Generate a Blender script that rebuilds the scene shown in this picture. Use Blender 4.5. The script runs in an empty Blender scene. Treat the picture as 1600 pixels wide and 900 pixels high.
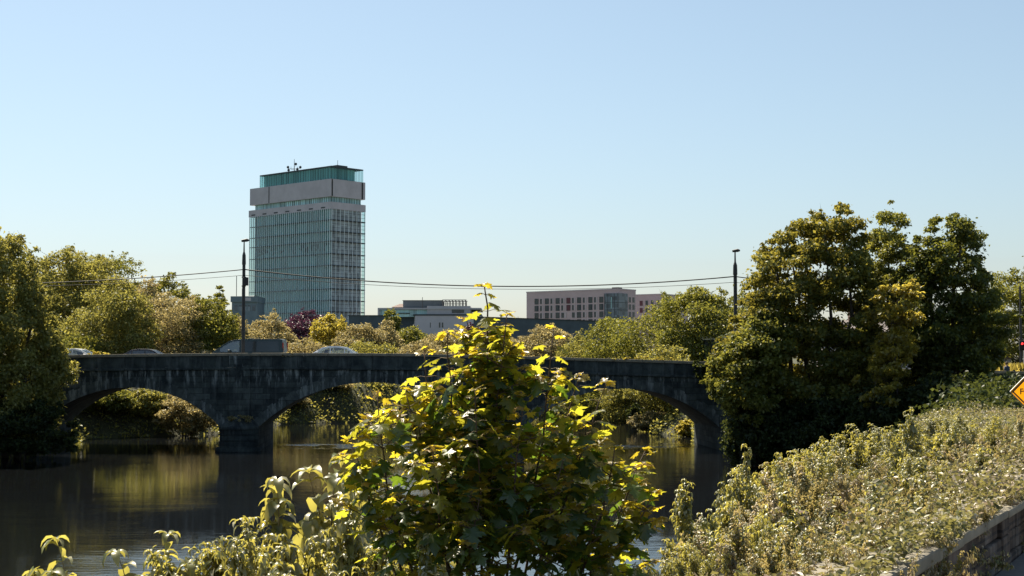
import bpy, math, random
import numpy as np
from mathutils import Vector, Matrix

random.seed(7)
scene = bpy.context.scene
COL = scene.collection
PI = math.pi

# ------------------------------------------------------------------ camera
F, CX, CY, EYE = 2300.0, 800.0, 450.0, 5.3
PITCH = math.atan(115.0 / F)
cp, sp = math.cos(PITCH), math.sin(PITCH)


def at(px, py, Y):
    """world point seen at photo pixel (px, py) at the distance Y north of the camera"""
    rx = px - CX
    up = CY - py
    dy = F * cp - up * sp
    dz = F * sp + up * cp
    s = Y / dy
    return Vector((rx * s, Y, EYE + dz * s))


cam_d = bpy.data.cameras.new('camera')
cam = bpy.data.objects.new('camera', cam_d)
COL.objects.link(cam)
cam.location = (0, 0, EYE)
cam.rotation_euler = (PI / 2 + PITCH, 0, 0)
cam_d.sensor_width = 36.0
cam_d.lens = F / 1600.0 * 36.0
cam_d.clip_end = 9000
cam_d.clip_start = 0.1
scene.camera = cam

# ------------------------------------------------------------------ light
SUN_AZ, SUN_EL = math.radians(-30), math.radians(55)
world = bpy.data.worlds.new('World')
scene.world = world
world.use_nodes = True
wn = world.node_tree
bg = wn.nodes['Background']
sky = wn.nodes.new('ShaderNodeTexSky')
sky.sky_type = 'NISHITA'
sky.sun_disc = False
sky.sun_elevation = SUN_EL
sky.sun_rotation = SUN_AZ
sky.air_density = 1.1
sky.dust_density = 0.8
sky.ozone_density = 4.6
hz = wn.nodes.new('ShaderNodeHueSaturation')          # colour grade on the sky: a paler, greyer blue than the clean-air model
hz.inputs['Saturation'].default_value = 0.78
hz.inputs['Hue'].default_value = 0.487
wn.links.new(sky.outputs['Color'], hz.inputs['Color'])
wn.links.new(hz.outputs['Color'], bg.inputs['Color'])
bg.inputs['Strength'].default_value = 0.0535
sd = bpy.data.lights.new('sun', 'SUN')
sd.energy = 5.0
sd.angle = math.radians(0.5)
sd.color = (1.0, 0.89, 0.70)
sun = bpy.data.objects.new('sun', sd)
COL.objects.link(sun)
sv = Vector((math.sin(SUN_AZ) * math.cos(SUN_EL), math.cos(SUN_AZ) * math.cos(SUN_EL), math.sin(SUN_EL)))
sun.rotation_euler = sv.to_track_quat('Z', 'Y').to_euler()
sun.location = (0, 0, 60)
vs = scene.view_settings
vs.view_transform = 'Standard'
vs.look = 'None'
vs.gamma = 1.0
vs.use_curve_mapping = False
vs.exposure = 1.2


# ------------------------------------------------------------------ objects
def tag(o, label=None, cat=None, group=None, kind=None):
    if label: o['label'] = label
    if cat: o['category'] = cat
    if group: o['group'] = group
    if kind: o['kind'] = kind
    return o


def empty(name, loc=(0, 0, 0), rz=0.0):
    o = bpy.data.objects.new(name, None)
    o.empty_display_size = 0.3
    COL.objects.link(o)
    o.location = loc
    o.rotation_euler = (0, 0, rz)
    return o


def link_mesh(name, me, mats, parent=None, smooth=False):
    o = bpy.data.objects.new(name, me)
    COL.objects.link(o)
    for m in (mats if isinstance(mats, (list, tuple)) else [mats]):
        me.materials.append(m)
    if smooth:
        me.polygons.foreach_set('use_smooth', [True] * len(me.polygons))
    if parent is not None:
        o.parent = parent
    return o


def np_mesh(name, V, Q):
    """V (n,3) floats, Q (m,k) ints with a constant k"""
    V = np.asarray(V, dtype=np.float32)
    Q = np.asarray(Q, dtype=np.int32)
    m, k = Q.shape
    me = bpy.data.meshes.new(name)
    me.vertices.add(len(V))
    me.vertices.foreach_set('co', V.ravel())
    me.loops.add(m * k)
    me.loops.foreach_set('vertex_index', Q.ravel())
    me.polygons.add(m)
    me.polygons.foreach_set('loop_start', np.arange(0, m * k, k, dtype=np.int32))
    me.polygons.foreach_set('loop_total', np.full(m, k, dtype=np.int32))
    me.update(calc_edges=True)
    return me


class MB:
    """collects shapes, then links them as one mesh object"""

    def __init__(self):
        self.v, self.f, self.mi = [], [], []
        self.m = 0

    def add(self, vs_, fs):
        b = len(self.v)
        self.v += [tuple(p) for p in vs_]
        for f in fs:
            self.f.append([b + i for i in f])
            self.mi.append(self.m)

    def box(self, x0, x1, y0, y1, z0, z1):
        self.add([(x0, y0, z0), (x1, y0, z0), (x1, y1, z0), (x0, y1, z0), (x0, y0, z1), (x1, y0, z1), (x1, y1, z1), (x0, y1, z1)],
                 [(0, 3, 2, 1), (4, 5, 6, 7), (0, 1, 5, 4), (1, 2, 6, 5), (2, 3, 7, 6), (3, 0, 4, 7)])

    def hexa(self, b4, t4):
        self.add(list(b4) + list(t4), [(0, 3, 2, 1), (4, 5, 6, 7), (0, 1, 5, 4), (1, 2, 6, 5), (2, 3, 7, 6), (3, 0, 4, 7)])

    def prism(self, poly, z0, z1):
        n = len(poly)
        self.add([(x, y, z0) for x, y in poly] + [(x, y, z1) for x, y in poly],
                 [tuple(range(n - 1, -1, -1)), tuple(range(n, 2 * n))] + [(i, (i + 1) % n, n + (i + 1) % n, n + i) for i in range(n)])

    def tube(self, pts, rad, n=8, cap=True):
        pts = [Vector(p) for p in pts]
        if not isinstance(rad, (list, tuple)): rad = [rad] * len(pts)
        rings = []
        b = len(self.v)
        for i, p in enumerate(pts):
            d = (pts[min(i + 1, len(pts) - 1)] - pts[max(i - 1, 0)])
            if d.length < 1e-9: d = Vector((0, 0, 1))
            d.normalize()
            a = d.cross(Vector((0, 1, 0)) if abs(d.y) < .9 else Vector((1, 0, 0))).normalized()
            c = d.cross(a)
            for k in range(n):
                t = 2 * PI * k / n
                self.v.append(tuple(p + (a * math.cos(t) + c * math.sin(t)) * rad[i]))
        for i in range(len(pts) - 1):
            for k in range(n):
                self.f.append([b + i * n + k, b + i * n + (k + 1) % n, b + (i + 1) * n + (k + 1) % n, b + (i + 1) * n + k])
                self.mi.append(self.m)
        if cap:
            self.f.append([b + k for k in range(n - 1, -1, -1)]); self.mi.append(self.m)
            e = b + (len(pts) - 1) * n
            self.f.append([e + k for k in range(n)]); self.mi.append(self.m)

    def build(self, name, mats, parent=None, smooth=False, xf=None, bevel=0):
        me = bpy.data.meshes.new(name)
        v = self.v if xf is None else [tuple(xf @ Vector(p)) for p in self.v]
        me.from_pydata(v, [], self.f)
        o = link_mesh(name, me, mats, parent, smooth)
        me.polygons.foreach_set('material_index', self.mi)
        me.update()
        if bevel:
            b = o.modifiers.new('bevel', 'BEVEL'); b.width = bevel; b.segments = 2; b.limit_method = 'ANGLE'
        return o


# ------------------------------------------------------------------ materials
def new_mat(name):
    m = bpy.data.materials.new(name)
    m.use_nodes = True
    nt = m.node_tree
    nt.nodes.clear()
    out = nt.nodes.new('ShaderNodeOutputMaterial')
    return m, nt, out


def N(nt, t, **kw):
    n = nt.nodes.new(t)
    for k, v in kw.items():
        if k in n.inputs.keys(): n.inputs[k].default_value = v
        else: setattr(n, k, v)
    return n


def ramp(nt, stops, fac=None, interp='LINEAR'):
    r = nt.nodes.new('ShaderNodeValToRGB')
    r.color_ramp.interpolation = interp
    el = r.color_ramp.elements
    while len(el) < len(stops): el.new(0.5)
    for e, (p, c) in zip(el, stops):
        e.position = p
        e.color = (*c, 1) if len(c) == 3 else c
    if fac is not None: nt.links.new(fac, r.inputs['Fac'])
    return r


def plain(name, col, rough=0.6, metal=0.0, var=0.25, scale=3.0, bump=0.0, coat=0.0):
    """a painted / stone / metal surface with uneven wear"""
    m, nt, out = new_mat(name)
    L = nt.links.new
    p = N(nt, 'ShaderNodeBsdfPrincipled', Roughness=rough, Metallic=metal)
    tc = N(nt, 'ShaderNodeTexCoord')
    nz = N(nt, 'ShaderNodeTexNoise', Scale=scale, Detail=6.0, Roughness=0.65)
    L(tc.outputs['Object'], nz.inputs['Vector'])
    lo = tuple(c * (1 - var) for c in col); hi = tuple(min(1, c * (1 + var)) for c in col)
    r = ramp(nt, [(0.3, lo), (0.7, hi)], nz.outputs['Fac'])
    L(r.outputs['Color'], p.inputs['Base Color'])
    if coat: p.inputs['Coat Weight'].default_value = coat
    if bump:
        b = N(nt, 'ShaderNodeBump', Strength=bump, Distance=0.02)
        L(nz.outputs['Fac'], b.inputs['Height']); L(b.outputs['Normal'], p.inputs['Normal'])
    L(p.outputs['BSDF'], out.inputs['Surface'])
    return m


def leaf_mat(name, cols, trans, tmix=0.45, gloss=0.06, rough=0.4, cols2=None, cscale=0.5):
    """two-sided leaves: diffuse + light coming through + a waxy glint; colour differs leaf by leaf"""
    m, nt, out = new_mat(name)
    L = nt.links.new
    geo = N(nt, 'ShaderNodeNewGeometry')
    n = len(cols)
    r = ramp(nt, [(i / max(n - 1, 1), c) for i, c in enumerate(cols)], geo.outputs['Random Per Island'])
    tc = N(nt, 'ShaderNodeTexCoord')
    nz = N(nt, 'ShaderNodeTexNoise', Scale=cscale, Detail=3.0)
    L(tc.outputs['Object'], nz.inputs['Vector'])
    mr = N(nt, 'ShaderNodeMapRange'); mr.inputs['From Min'].default_value = .3; mr.inputs['From Max'].default_value = .7
    mr.inputs['To Min'].default_value = .65; mr.inputs['To Max'].default_value = 1.3
    L(nz.outputs['Fac'], mr.inputs['Value'])
    mul = N(nt, 'ShaderNodeMix', data_type='RGBA', blend_type='MULTIPLY'); mul.inputs['Factor'].default_value = 1
    base_col = r.outputs['Color']
    if cols2:
        r2 = ramp(nt, [(i / max(len(cols2) - 1, 1), c) for i, c in enumerate(cols2)], geo.outputs['Random Per Island'])
        nz2 = N(nt, 'ShaderNodeTexNoise', Scale=cscale * .8, Detail=2.0)
        off = N(nt, 'ShaderNodeVectorMath', operation='ADD'); off.inputs[1].default_value = (13.1, 7.7, 3.3)
        L(tc.outputs['Object'], off.inputs[0]); L(off.outputs[0], nz2.inputs['Vector'])
        sw = ramp(nt, [(.47, (0, 0, 0)), (.55, (1, 1, 1))], nz2.outputs['Fac'])
        mc = N(nt, 'ShaderNodeMix', data_type='RGBA'); L(sw.outputs['Color'], mc.inputs['Factor']); L(r.outputs['Color'], mc.inputs[6]); L(r2.outputs['Color'], mc.inputs[7])
        base_col = mc.outputs[2]
    L(base_col, mul.inputs[6]); L(mr.outputs['Result'], mul.inputs[7])
    d = N(nt, 'ShaderNodeBsdfDiffuse')
    L(mul.outputs[2], d.inputs['Color'])
    t = N(nt, 'ShaderNodeBsdfTranslucent')
    mul2 = N(nt, 'ShaderNodeMix', data_type='RGBA', blend_type='MULTIPLY'); mul2.inputs['Factor'].default_value = 1
    mul2.inputs[6].default_value = (*trans, 1)
    mr2 = N(nt, 'ShaderNodeMapRange'); mr2.inputs['To Min'].default_value = .55; mr2.inputs['To Max'].default_value = 1.25
    L(geo.outputs['Random Per Island'], mr2.inputs['Value']); L(mr2.outputs['Result'], mul2.inputs[7])
    L(mul2.outputs[2], t.inputs['Color'])
    mx = N(nt, 'ShaderNodeMixShader', Fac=tmix)
    L(d.outputs['BSDF'], mx.inputs[1]); L(t.outputs['BSDF'], mx.inputs[2])
    g = N(nt, 'ShaderNodeBsdfGlossy', Roughness=rough)
    g.inputs['Color'].default_value = (1, 1, 1, 1)
    mg = N(nt, 'ShaderNodeMixShader', Fac=gloss)
    L(mx.outputs['Shader'], mg.inputs[1]); L(g.outputs['BSDF'], mg.inputs[2])
    L(mg.outputs['Shader'], out.inputs['Surface'])
    return m


def glass_mat(name, col, rough=0.12, spec=0.5, panel=None, var=0.4):
    """opaque-looking tinted window glass, panel by panel uneven"""
    m, nt, out = new_mat(name)
    L = nt.links.new
    p = N(nt, 'ShaderNodeBsdfPrincipled', Roughness=rough)
    tc = N(nt, 'ShaderNodeTexCoord')
    nz = N(nt, 'ShaderNodeTexWhiteNoise') if panel else N(nt, 'ShaderNodeTexNoise', Scale=0.6)
    if panel:
        sn = N(nt, 'ShaderNodeVectorMath', operation='SNAP')
        sn.inputs[1].default_value = panel
        ad = N(nt, 'ShaderNodeVectorMath', operation='ADD'); ad.inputs[1].default_value = (.013, .017, .011)
        L(tc.outputs['Object'], ad.inputs[0]); L(ad.outputs[0], sn.inputs[0]); L(sn.outputs[0], nz.inputs['Vector'])
        f = nz.outputs['Value']
    else:
        L(tc.outputs['Object'], nz.inputs['Vector']); f = nz.outputs['Fac']
    r = ramp(nt, [(0, tuple(c * (1 - var) for c in col)), (1, tuple(c * (1 + var) for c in col))], f)
    L(r.outputs['Color'], p.inputs['Base Color'])
    p.inputs['Specular IOR Level'].default_value = spec
    L(p.outputs['BSDF'], out.inputs['Surface'])
    return m


def stone_mat(name, c1, c2, mortar, bw=0.9, bh=0.34, stain=(0.33, 0.36, 0.37), stain_amt=0.6, band=None):
    """coursed masonry on a wall facing south: blocks, moss, soot and lime runs"""
    m, nt, out = new_mat(name)
    L = nt.links.new
    p = N(nt, 'ShaderNodeBsdfPrincipled', Roughness=0.9)
    p.inputs['Specular IOR Level'].default_value = 0.2
    tc = N(nt, 'ShaderNodeTexCoord')
    sx = N(nt, 'ShaderNodeSeparateXYZ'); L(tc.outputs['Object'], sx.inputs[0])
    add = N(nt, 'ShaderNodeMath', operation='ADD'); L(sx.outputs['X'], add.inputs[0]); L(sx.outputs['Y'], add.inputs[1])
    cb = N(nt, 'ShaderNodeCombineXYZ'); L(add.outputs[0], cb.inputs['X']); L(sx.outputs['Z'], cb.inputs['Y'])
    br = N(nt, 'ShaderNodeTexBrick')
    br.inputs['Scale'].default_value = 1.0
    br.inputs['Brick Width'].default_value = bw; br.inputs['Row Height'].default_value = bh
    br.inputs['Mortar Size'].default_value = 0.012
    br.inputs['Color1'].default_value = (*c1, 1); br.inputs['Color2'].default_value = (*c2, 1); br.inputs['Mortar'].default_value = (*mortar, 1)
    L(cb.outputs[0], br.inputs['Vector'])
    nz = N(nt, 'ShaderNodeTexNoise', Scale=1.1, Detail=8.0, Roughness=0.7); L(tc.outputs['Object'], nz.inputs['Vector'])
    dk = ramp(nt, [(0.35, (0.30, 0.34, 0.38)), (0.65, (1.25, 1.2, 1.1))], nz.outputs['Fac'])
    mu = N(nt, 'ShaderNodeMix', data_type='RGBA', blend_type='MULTIPLY'); mu.inputs['Factor'].default_value = 1
    L(br.outputs['Color'], mu.inputs[6]); L(dk.outputs['Color'], mu.inputs[7])
    # lime runs: noise stretched down the wall
    mp = N(nt, 'ShaderNodeMapping'); mp.inputs['Scale'].default_value = (2.2, 2.2, 0.35); L(tc.outputs['Object'], mp.inputs['Vector'])
    n2 = N(nt, 'ShaderNodeTexNoise', Scale=1.3, Detail=7.0, Roughness=0.72); L(mp.outputs[0], n2.inputs['Vector'])
    st = ramp(nt, [(0.50, (0, 0, 0)), (0.64, (1, 1, 1))], n2.outputs['Fac'])
    fac = st.outputs['Color']
    if band:
        mr = N(nt, 'ShaderNodeMapRange', interpolation_type='SMOOTHSTEP')
        mr.inputs['From Min'].default_value = band[0]; mr.inputs['From Max'].default_value = band[1]
        mr.inputs['To Min'].default_value = .12; mr.inputs['To Max'].default_value = 1
        L(sx.outputs['Z'], mr.inputs['Value'])
        m2 = N(nt, 'ShaderNodeMath', operation='MULTIPLY'); L(st.outputs['Color'], m2.inputs[0]); L(mr.outputs['Result'], m2.inputs[1]); fac = m2.outputs[0]
    m3 = N(nt, 'ShaderNodeMath', operation='MULTIPLY'); m3.inputs[1].default_value = stain_amt; L(fac, m3.inputs[0])
    mx = N(nt, 'ShaderNodeMix', data_type='RGBA'); L(m3.outputs[0], mx.inputs['Factor']); L(mu.outputs[2], mx.inputs[6]); mx.inputs[7].default_value = (*stain, 1)
    L(mx.outputs[2], p.inputs['Base Color'])
    bp = N(nt, 'ShaderNodeBump', Strength=0.7, Distance=0.05)
    ad = N(nt, 'ShaderNodeMath', operation='MULTIPLY_ADD'); ad.inputs[1].default_value = -0.5; L(br.outputs['Fac'], ad.inputs[0]); L(nz.outputs['Fac'], ad.inputs[2])
    L(ad.outputs[0], bp.inputs['Height']); L(bp.outputs['Normal'], p.inputs['Normal'])
    L(p.outputs['BSDF'], out.inputs['Surface'])
    return m


M = {}
M['bark'] = plain('bark', (0.06, 0.05, 0.04), 0.95, var=0.5, scale=6, bump=0.6)
M['bark_pale'] = plain('bark_pale', (0.10, 0.085, 0.065), 0.95, var=0.4, scale=6)
M['sapling_bark'] = plain('sapling_bark', (0.07, 0.045, 0.03), 0.8, var=0.3, scale=20)
M['stem'] = plain('stem', (0.16, 0.12, 0.07), 0.8, var=0.4, scale=20)
M['stone'] = stone_mat('stone', (0.070, 0.088, 0.092), (0.028, 0.038, 0.043), (0.022, 0.026, 0.032), band=(3.6, 4.5), stain_amt=0.8)
M['stone_trim'] = stone_mat('stone_trim', (0.058, 0.074, 0.079), (0.034, 0.045, 0.050), (0.018, 0.020, 0.025), bw=1.5, bh=2.0, stain_amt=0.14)
M['coping'] = plain('coping', (0.20, 0.18, 0.14), 0.9, var=0.4, scale=2.5, bump=0.4)
M['quay_stone'] = stone_mat('quay_stone', (0.16, 0.12, 0.10), (0.10, 0.075, 0.065), (0.06, 0.05, 0.05), bw=0.32, bh=0.13, stain=(0.3, 0.27, 0.25), stain_amt=0.4)
M['asphalt'] = plain('asphalt', (0.055, 0.055, 0.06), 0.9, var=0.3, scale=30, bump=0.3)
M['paving'] = plain('paving', (0.11, 0.105, 0.10), 0.9, var=0.25, scale=12, bump=0.3)
M['paint_white'] = plain('paint_white', (0.7, 0.7, 0.68), 0.6, var=0.12)
M['pole_grey'] = plain('pole_grey', (0.035, 0.033, 0.032), 0.6, 0.0, var=0.3, scale=4)
M['black'] = plain('black', (0.012, 0.012, 0.014), 0.6)
M['rubber'] = plain('rubber', (0.015, 0.015, 0.015), 0.85)
M['cable'] = plain('cable', (0.012, 0.012, 0.014), 0.7)
M['concrete'] = plain('concrete', (0.50, 0.47, 0.50), 0.85, var=0.12, scale=0.25)
M['concrete_pale'] = plain('concrete_pale', (0.50, 0.47, 0.48), 0.85, var=0.10, scale=0.25)
M['concrete_dark'] = plain('concrete_dark', (0.06, 0.07, 0.075), 0.8, var=0.25, scale=0.5)
M['teal_glass'] = glass_mat('teal_glass', (0.42, 0.58, 0.64), 0.3, 0.5, panel=(1.05, 1.05, 3.47), var=0.45)
M['teal_deep'] = glass_mat('teal_deep', (0.40, 0.64, 0.64), 0.3, 0.5, panel=(1.05, 1.05, 9.0), var=0.4)
M['end_glass'] = glass_mat('end_glass', (0.38, 0.43, 0.46), 0.35, 0.3, panel=(0.9, 0.9, 1.73), var=0.38)
M['fin'] = plain('fin', (0.72, 0.80, 0.82), 0.5, 0.0, var=0.1)
M['transom'] = plain('transom', (0.05, 0.055, 0.06), 0.6, 0.0, var=0.2)
M['dark_glass'] = glass_mat('dark_glass', (0.045, 0.058, 0.065), 0.08, 0.5, var=0.5)
M['slate_glass'] = glass_mat('slate_glass', (0.13, 0.16, 0.19), 0.2, 0.5, panel=(1.6, 1.6, 1.5), var=0.5)
M['pink'] = plain('pink', (0.60, 0.45, 0.45), 0.85, var=0.07, scale=0.2)
M['pink_grey'] = plain('pink_grey', (0.58, 0.47, 0.48), 0.85, var=0.07, scale=0.2)
M['maroon'] = plain('maroon', (0.15, 0.05, 0.06), 0.7, var=0.1)
M['navy_clad'] = plain('navy_clad', (0.065, 0.09, 0.11), 0.7, var=0.25, scale=0.4)
M['render_white'] = plain('render_white', (0.56, 0.52, 0.54), 0.85, var=0.08, scale=0.4)
M['roof_slate'] = plain('roof_slate', (0.14, 0.12, 0.12), 0.8, var=0.3, scale=2)
M['roof_brown'] = plain('roof_brown', (0.12, 0.075, 0.065), 0.8, var=0.3, scale=2)
M['skin_glass'] = None
m, nt, out = new_mat('skin_glass')
tr = N(nt, 'ShaderNodeBsdfTransparent'); tr.inputs['Color'].default_value = (0.82, 0.94, 0.93, 1)
gl = N(nt, 'ShaderNodeBsdfPrincipled', Roughness=0.15); gl.inputs['Base Color'].default_value = (0.16, 0.28, 0.30, 1)
mx = N(nt, 'ShaderNodeMixShader', Fac=0.13)
nt.links.new(tr.outputs[0], mx.inputs[1]); nt.links.new(gl.outputs[0], mx.inputs[2]); nt.links.new(mx.outputs[0], out.inputs['Surface'])
M['skin_glass'] = m

# leaves
M['leaf_willow'] = leaf_mat('leaf_willow', [(0.0675, 0.0864, 0.0189), (0.1350, 0.1553, 0.0405), (0.2430, 0.2362, 0.0878), (0.0945, 0.1148, 0.0270)], (0.48, 0.43, 0.09), 0.42, 0.02)
M['leaf_pale'] = leaf_mat('leaf_pale', [(0.1064, 0.1120, 0.0470), (0.2128, 0.2016, 0.0952), (0.3136, 0.2800, 0.1512), (0.1232, 0.1288, 0.0504)], (0.55, 0.44, 0.18), 0.42, 0.025)
M['leaf_broad'] = leaf_mat('leaf_broad', [(0.0400, 0.0647, 0.0154), (0.0862, 0.1109, 0.0246), (0.1540, 0.1617, 0.0339), (0.0554, 0.0801, 0.0200)], (0.40, 0.38, 0.06), 0.38, 0.02)
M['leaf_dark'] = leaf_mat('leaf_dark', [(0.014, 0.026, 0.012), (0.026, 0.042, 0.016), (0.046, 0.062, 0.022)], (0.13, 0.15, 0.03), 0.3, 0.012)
M['leaf_sycamore'] = leaf_mat('leaf_sycamore', [(0.0385, 0.0648, 0.0175), (0.0805, 0.1050, 0.0245), (0.1400, 0.1435, 0.0315), (0.0525, 0.0805, 0.0210)], (0.46, 0.39, 0.06), 0.36, 0.02)
M['leaf_yellow'] = leaf_mat('leaf_yellow', [(0.08, 0.09, 0.012), (0.14, 0.14, 0.02), (0.20, 0.18, 0.03)], (0.72, 0.58, 0.09), 0.5, 0.03)
M['leaf_purple'] = leaf_mat('leaf_purple', [(0.0245, 0.0112, 0.0210), (0.0490, 0.0196, 0.0385), (0.0770, 0.0385, 0.0665)], (0.16, 0.05, 0.10), 0.3, 0.05)
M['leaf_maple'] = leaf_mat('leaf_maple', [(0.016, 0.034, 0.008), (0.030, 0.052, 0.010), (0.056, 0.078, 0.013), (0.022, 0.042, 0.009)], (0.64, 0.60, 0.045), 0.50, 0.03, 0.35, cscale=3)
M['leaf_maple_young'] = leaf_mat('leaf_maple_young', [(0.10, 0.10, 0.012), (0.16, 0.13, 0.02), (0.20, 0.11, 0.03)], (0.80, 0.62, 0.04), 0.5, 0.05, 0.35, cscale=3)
M['leaf_maple_shade'] = leaf_mat('leaf_maple_shade', [(0.0209, 0.0478, 0.0179), (0.0389, 0.0748, 0.0209), (0.0688, 0.1106, 0.0269), (0.0299, 0.0598, 0.0194)], (0.20, 0.31, 0.025), 0.38, 0.045, 0.38, cscale=3)  # older inner leaves: own darker green, plus crown shade put into the colour
M['leaf_buddleia'] = leaf_mat('leaf_buddleia', [(0.0480, 0.0720, 0.0240), (0.1200, 0.1380, 0.0420), (0.2880, 0.2820, 0.1800), (0.0780, 0.1020, 0.0288), (0.4320, 0.4140, 0.3240)], (0.62, 0.54, 0.10), 0.40, 0.05, 0.38,
                             [(0.0420, 0.0660, 0.0216), (0.0840, 0.1200, 0.0312), (0.1560, 0.1800, 0.0480), (0.3600, 0.3480, 0.2520)], cscale=1.5)
M['leaf_bramble'] = leaf_mat('leaf_bramble', [(0.0845, 0.0780, 0.0338), (0.2080, 0.1690, 0.0910), (0.4160, 0.3510, 0.2470), (0.1170, 0.1170, 0.0364), (0.2860, 0.1820, 0.1235), (0.5720, 0.5200, 0.4160)], (0.60, 0.47, 0.17), 0.38, 0.045, 0.4,
                            [(0.0390, 0.0650, 0.0182), (0.0845, 0.1235, 0.0286), (0.1820, 0.1950, 0.0520), (0.0650, 0.0975, 0.0260), (0.4680, 0.4290, 0.3250)], cscale=1.5)
M['grass'] = leaf_mat('grass', [(0.12, 0.12, 0.03), (0.25, 0.21, 0.05), (0.36, 0.28, 0.08)], (0.7, 0.55, 0.11), 0.45, 0.03)
M['leaf_cover'] = leaf_mat('leaf_cover', [(0.0240, 0.0408, 0.0132), (0.0840, 0.1020, 0.0288), (0.2640, 0.2400, 0.1440), (0.0420, 0.0660, 0.0180), (0.4800, 0.4380, 0.3360)], (0.40, 0.36, 0.10), 0.30, 0.03, 0.4,
                          [(0.0540, 0.0480, 0.0240), (0.1800, 0.1440, 0.0840), (0.4320, 0.3720, 0.2760), (0.2400, 0.1500, 0.1080), (0.5520, 0.4920, 0.4080)], cscale=1.0)
M['leaf_ivied'] = leaf_mat('leaf_ivied', [(0.0270, 0.0480, 0.0165), (0.0540, 0.0780, 0.0210), (0.0960, 0.1140, 0.0285)], (0.32, 0.32, 0.045), 0.34, 0.02)
M['stone_ring'] = stone_mat('stone_ring', (0.085, 0.102, 0.106), (0.042, 0.053, 0.058), (0.02, 0.022, 0.026), bw=3.0, bh=3.0, stain_amt=0.5)
M['render_blue'] = plain('render_blue', (0.17, 0.22, 0.25), 0.8, var=0.15, scale=0.4)
M['ivy_tuft'] = M['leaf_broad']
# ------------------------------------------------------------------ terrain and river
RIVER = np.array([(-22, -30), (-9, 0), (-5, 10), (-1, 18), (4, 30), (8, 45), (13, 58), (17, 68), (17.5, 77), (14, 85), (12.4, 88), (12.0, 97), (12.7, 103), (10.4, 107), (10, 116),
                  (16, 125), (40, 137), (75, 150), (75, 166), (30, 153), (9, 146), (-3, 135), (-12, 129), (-19, 126), (-21, 108), (-24, 104.5),
                  (-29, 101), (-28.4, 97), (-28.4, 88), (-30, 82), (-33, 62), (-34, 20), (-40, -30)], dtype=float)


def river_dist(X, Y):
    """signed distance to the river's edge: negative in the water"""
    X = np.asarray(X, float); Y = np.asarray(Y, float)
    d = np.full(X.shape, 1e9); inside = np.zeros(X.shape, bool)
    n = len(RIVER)
    for i in range(n):
        x0, y0 = RIVER[i]; x1, y1 = RIVER[(i + 1) % n]
        ex, ey = x1 - x0, y1 - y0
        t = np.clip(((X - x0) * ex + (Y - y0) * ey) / (ex * ex + ey * ey), 0, 1)
        d = np.minimum(d, np.hypot(X - x0 - t * ex, Y - y0 - t * ey))
        c = (y0 > Y) != (y1 > Y)
        xi = ex * (Y - y0) / (ey if abs(ey) > 1e-9 else 1e-9) + x0
        inside ^= c & (X < xi)
    return np.where(inside, -d, d)


def land(X, Y):
    X = np.asarray(X, float); Y = np.asarray(Y, float)
    d = river_dist(X, Y)
    t = np.clip((d + 1.0) / 6.0, 0, 1)
    z = -0.7 + 4.2 * t * t * (3 - 2 * t)
    z = z + 0.12 * np.sin(X * 0.9 + 1.3 * np.sin(Y * 0.5)) * np.cos(Y * 0.7) * np.clip(d / 3, 0, 1) * np.clip((Y - 30) / 20, 0, 1)
    z = z + np.clip((Y - 170) / 400, 0, 1) * 4.0
    return z


def axis(lo, hi, step, far):
    a = list(np.arange(lo, hi + 1e-6, step))
    s, x = step, hi
    while x < far:
        s *= 1.35; x += s; a.append(x)
    s, x = step, lo
    while x > -far:
        s *= 1.35; x -= s; a.insert(0, x)
    return np.array(a)


xs = axis(-48, 60, 1.0, 4000); ys = axis(-24, 172, 1.0, 4000)
GX, GY = np.meshgrid(xs, ys)
GZ = land(GX, GY)
nx, ny = len(xs), len(ys)
idx = np.arange(nx * ny).reshape(ny, nx)
Q = np.stack([idx[:-1, :-1], idx[:-1, 1:], idx[1:, 1:], idx[1:, :-1]], -1).reshape(-1, 4)
m, nt, out = new_mat('earth')
L = nt.links.new
p = N(nt, 'ShaderNodeBsdfPrincipled', Roughness=0.95)
tc = N(nt, 'ShaderNodeTexCoord')
n1 = N(nt, 'ShaderNodeTexNoise', Scale=0.35, Detail=8.0, Roughness=0.7); L(tc.outputs['Object'], n1.inputs['Vector'])
n2 = N(nt, 'ShaderNodeTexNoise', Scale=9.0, Detail=5.0); L(tc.outputs['Object'], n2.inputs['Vector'])
r1 = ramp(nt, [(0.35, (0.028, 0.026, 0.014)), (0.55, (0.045, 0.05, 0.018)), (0.75, (0.085, 0.075, 0.035))], n1.outputs['Fac'])
r2 = ramp(nt, [(0.3, (0.5, 0.5, 0.5)), (0.7, (1.4, 1.4, 1.4))], n2.outputs['Fac'])
mu = N(nt, 'ShaderNodeMix', data_type='RGBA', blend_type='MULTIPLY'); mu.inputs['Factor'].default_value = 1
L(r1.outputs[0], mu.inputs[6]); L(r2.outputs[0], mu.inputs[7]); L(mu.outputs[2], p.inputs['Base Color'])
bp = N(nt, 'ShaderNodeBump', Strength=0.8, Distance=0.08); L(n2.outputs['Fac'], bp.inputs['Height']); L(bp.outputs['Normal'], p.inputs['Normal'])
L(p.outputs['BSDF'], out.inputs['Surface'])
M['earth'] = m
g = link_mesh('ground', np_mesh('ground', np.stack([GX, GY, GZ], -1).reshape(-1, 3), Q), M['earth'], smooth=True)
tag(g, 'grassy brown river banks and land', None, None, 'structure')
del g['label']

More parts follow.
